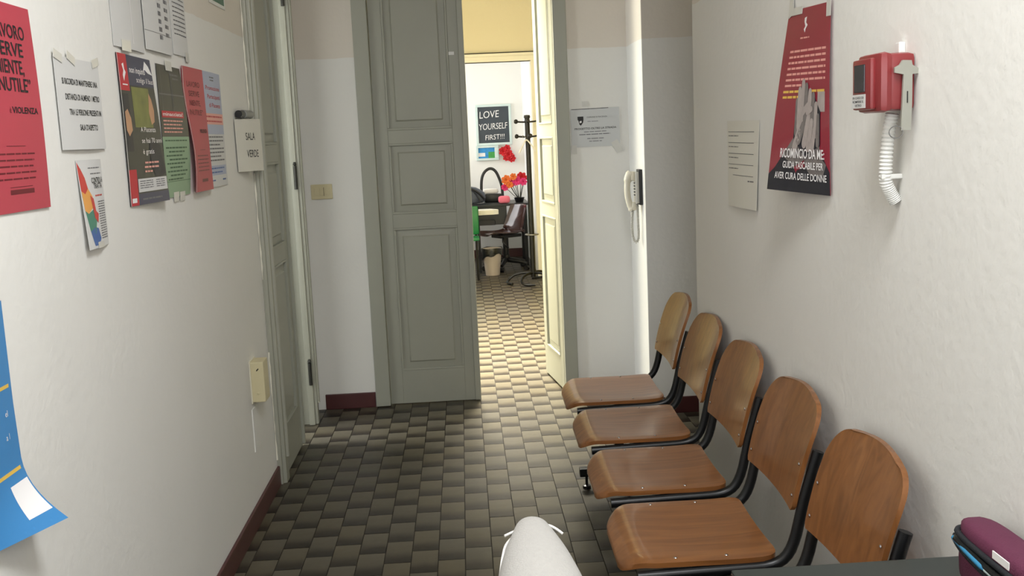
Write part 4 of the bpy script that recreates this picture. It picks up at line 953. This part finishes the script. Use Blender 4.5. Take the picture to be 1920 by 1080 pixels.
MB().tube(catmull([(0.02, 12.16, 0.93), (0.10, 12.15, 0.925), (0.18, 12.15, 0.88), (0.25, 12.16, 0.80)], 5), 0.014, 8).build('piping', 'black_plastic', bp_, 50)
sc_ = tag(loaf(0.235, 0.43, 12.47, 12.56, 0.843, 0.905).build('folded_cloth', 'cloth_white', None, 60), 'white cloth bundle lying on the black tote bag', 'cloth')
pk = tag(loaf(0.41, 0.55, 12.10, 12.21, 0.743, 0.83).build('pink_pouch', 'cloth_pink', None, 60), 'pink cloth pouch on the desk below the flowers', 'pouch')
# flowers in a black pot
fp = thing('flower_pot', 'black pot of pink and orange artificial flowers on the office desk', 'flowers', (0.66, 12.25, 0.742))
MB().lathe([(0.045, 0), (0.062, 0.05), (0.064, 0.055), (0.056, 0.055), (0.04, 0.01)], (0.665, 12.25, 0.743), 16).build('pot', 'black_plastic', fp, 40)
rnd = random.Random(3)
def blossom(c, R, m, parent, name='blossom'):
    q = MB()
    for ring, (k, rr_, tilt) in enumerate(((7, R, 0.25), (6, R*0.75, 0.7), (4, R*0.5, 1.1))):
        for i in range(k):
            a = 2*PI*i/k+ring*0.4+rnd.uniform(-.15, .15); d = Vector((math.cos(a), -0.25, math.sin(a))).normalized(); f_ = Vector((0, -1, 0))
            ax = (d*math.cos(tilt)+f_*math.sin(tilt)).normalized(); sd_ = ax.cross(f_).normalized(); c0 = Vector(c)
            w_ = rr_*0.42; pts = [c0, c0+ax*rr_*0.5+sd_*w_, c0+ax*rr_+sd_*w_*0.5, c0+ax*rr_*1.05-sd_*w_*0.4, c0+ax*rr_*0.5-sd_*w_]
            nn = ax.cross(sd_)*0.004; q.add(pts+[p+nn for p in pts], [(0, 1, 2, 3, 4), (9, 8, 7, 6, 5)]+[(i2, 5+i2, 5+(i2+1) % 5, (i2+1) % 5) for i2 in range(5)])
    return q.build(name, m, parent)
for (x, z, R, m) in ((0.555, 0.955, 0.045, 'flower_orange'), (0.515, 1.015, 0.062, 'flower_orange'), (0.50, 0.93, 0.05, 'flower_pink'), (0.575, 0.985, 0.062, 'flower_pink'), (0.64, 1.0, 0.060, 'flower_pink'), (0.70, 1.045, 0.062, 'flower_red'), (0.715, 0.985, 0.05, 'flower_pink'), (0.60, 1.05, 0.045, 'flower_orange'), (0.745, 1.03, 0.03, 'flower_red')):
    yb = 12.20+rnd.uniform(-.03, .03); b_ = blossom((x, yb, z), R, m, fp)
    MB().tube(catmull([(x, yb, z), ((x*0.5+0.665*0.5), 12.23, (z+0.80)/2-0.02), (0.665+(x-0.6)*0.1, 12.25, 0.77)], 5), 0.004, 6).build('stem', 'stem', b_, 50)
# blackboard and picture rail
bb = thing('blackboard', 'small framed blackboard reading love yourself first on the office wall', 'blackboard', (0.42, 12.99, 1.42))
x0, x1, z0, z1 = 0.200, 0.645, 1.42, 1.925
MB().box(x0+0.02, x1-0.02, 12.975, 12.998, z0+0.02, z1-0.02).build('slate', 'slate', bb)
for (a, b, c, d) in ((x0, x1, z0, z0+0.03), (x0, x1, z1-0.03, z1), (x0, x0+0.03, z0+0.03, z1-0.03), (x1-0.03, x1, z0+0.03, z1-0.03)): MB().box(a, b, 12.965, 12.999, c, d, 0.004).build('frame_bar', 'frame_pale', bb)
def chalk(t, x, z, h, w_):
    vs, fs = glyphs(t, -0.004, 0.08); a = min(p[0] for p in vs); b = max(p[0] for p in vs)
    ob = link_flat('chalk_lettering', [Vector((x+(p[0]-a)/(b-a)*w_, 12.9735, z+p[1]*h/0.69+0.012*(p[0]-a)/(b-a))) for p in vs], fs, 'chalk', bb, Vector((0, -1, 0)))
chalk('LOVE', 0.250, 1.755, 0.085, 0.245); chalk('YOURSELF', 0.240, 1.612, 0.075, 0.355); chalk('FIRST!!!', 0.312, 1.485, 0.062, 0.24)
pf = thing('picture_frame', 'small framed picture of blue sky and meadow below the blackboard', 'picture', (0.33, 12.99, 1.24))
for (a, b, c, d) in ((0.19, 0.47, 1.235, 1.262), (0.19, 0.47, 1.392, 1.418), (0.19, 0.215, 1.262, 1.392), (0.42, 0.47, 1.262, 1.392)): MB().box(a, b, 12.955, 12.999, c, d, 0.004).build('frame_bar', 'frame_pale', pf)
MB().box(0.215, 0.42, 12.975, 12.995, 1.262, 1.392).build('photo', 'photo_sea', pf)
MB().box(0.215, 0.30, 12.972, 12.976, 1.285, 1.33).build('cloud', 'white_ink', pf); MB().box(0.34, 0.42, 12.972, 12.976, 1.262, 1.34).build('meadow', 'photo_meadow', pf)
rf = thing('flower_bunch', 'bunch of red flowers hanging beside the small picture frame', 'flowers', (0.57, 12.94, 1.20))
for (x, z, R) in ((0.525, 1.34, 0.06), (0.575, 1.375, 0.05), (0.59, 1.30, 0.065), (0.63, 1.25, 0.055), (0.56, 1.26, 0.045)): blossom((x, 12.95, z), R, 'flower_red', rf)
# yellow carton behind the open leaf
yc = thing('carton', 'yellow carton standing behind the open right door leaf', 'box', (1.06, 10.68, 0))
MB().box(0.985, 1.14, 10.50, 10.85, 0, 0.62, 0.004).build('carton_body', 'yellow_box', yc); MB().box(0.98, 1.145, 10.495, 10.855, 0.62, 0.64, 0.003).build('carton_lid', 'yellow_box', yc)
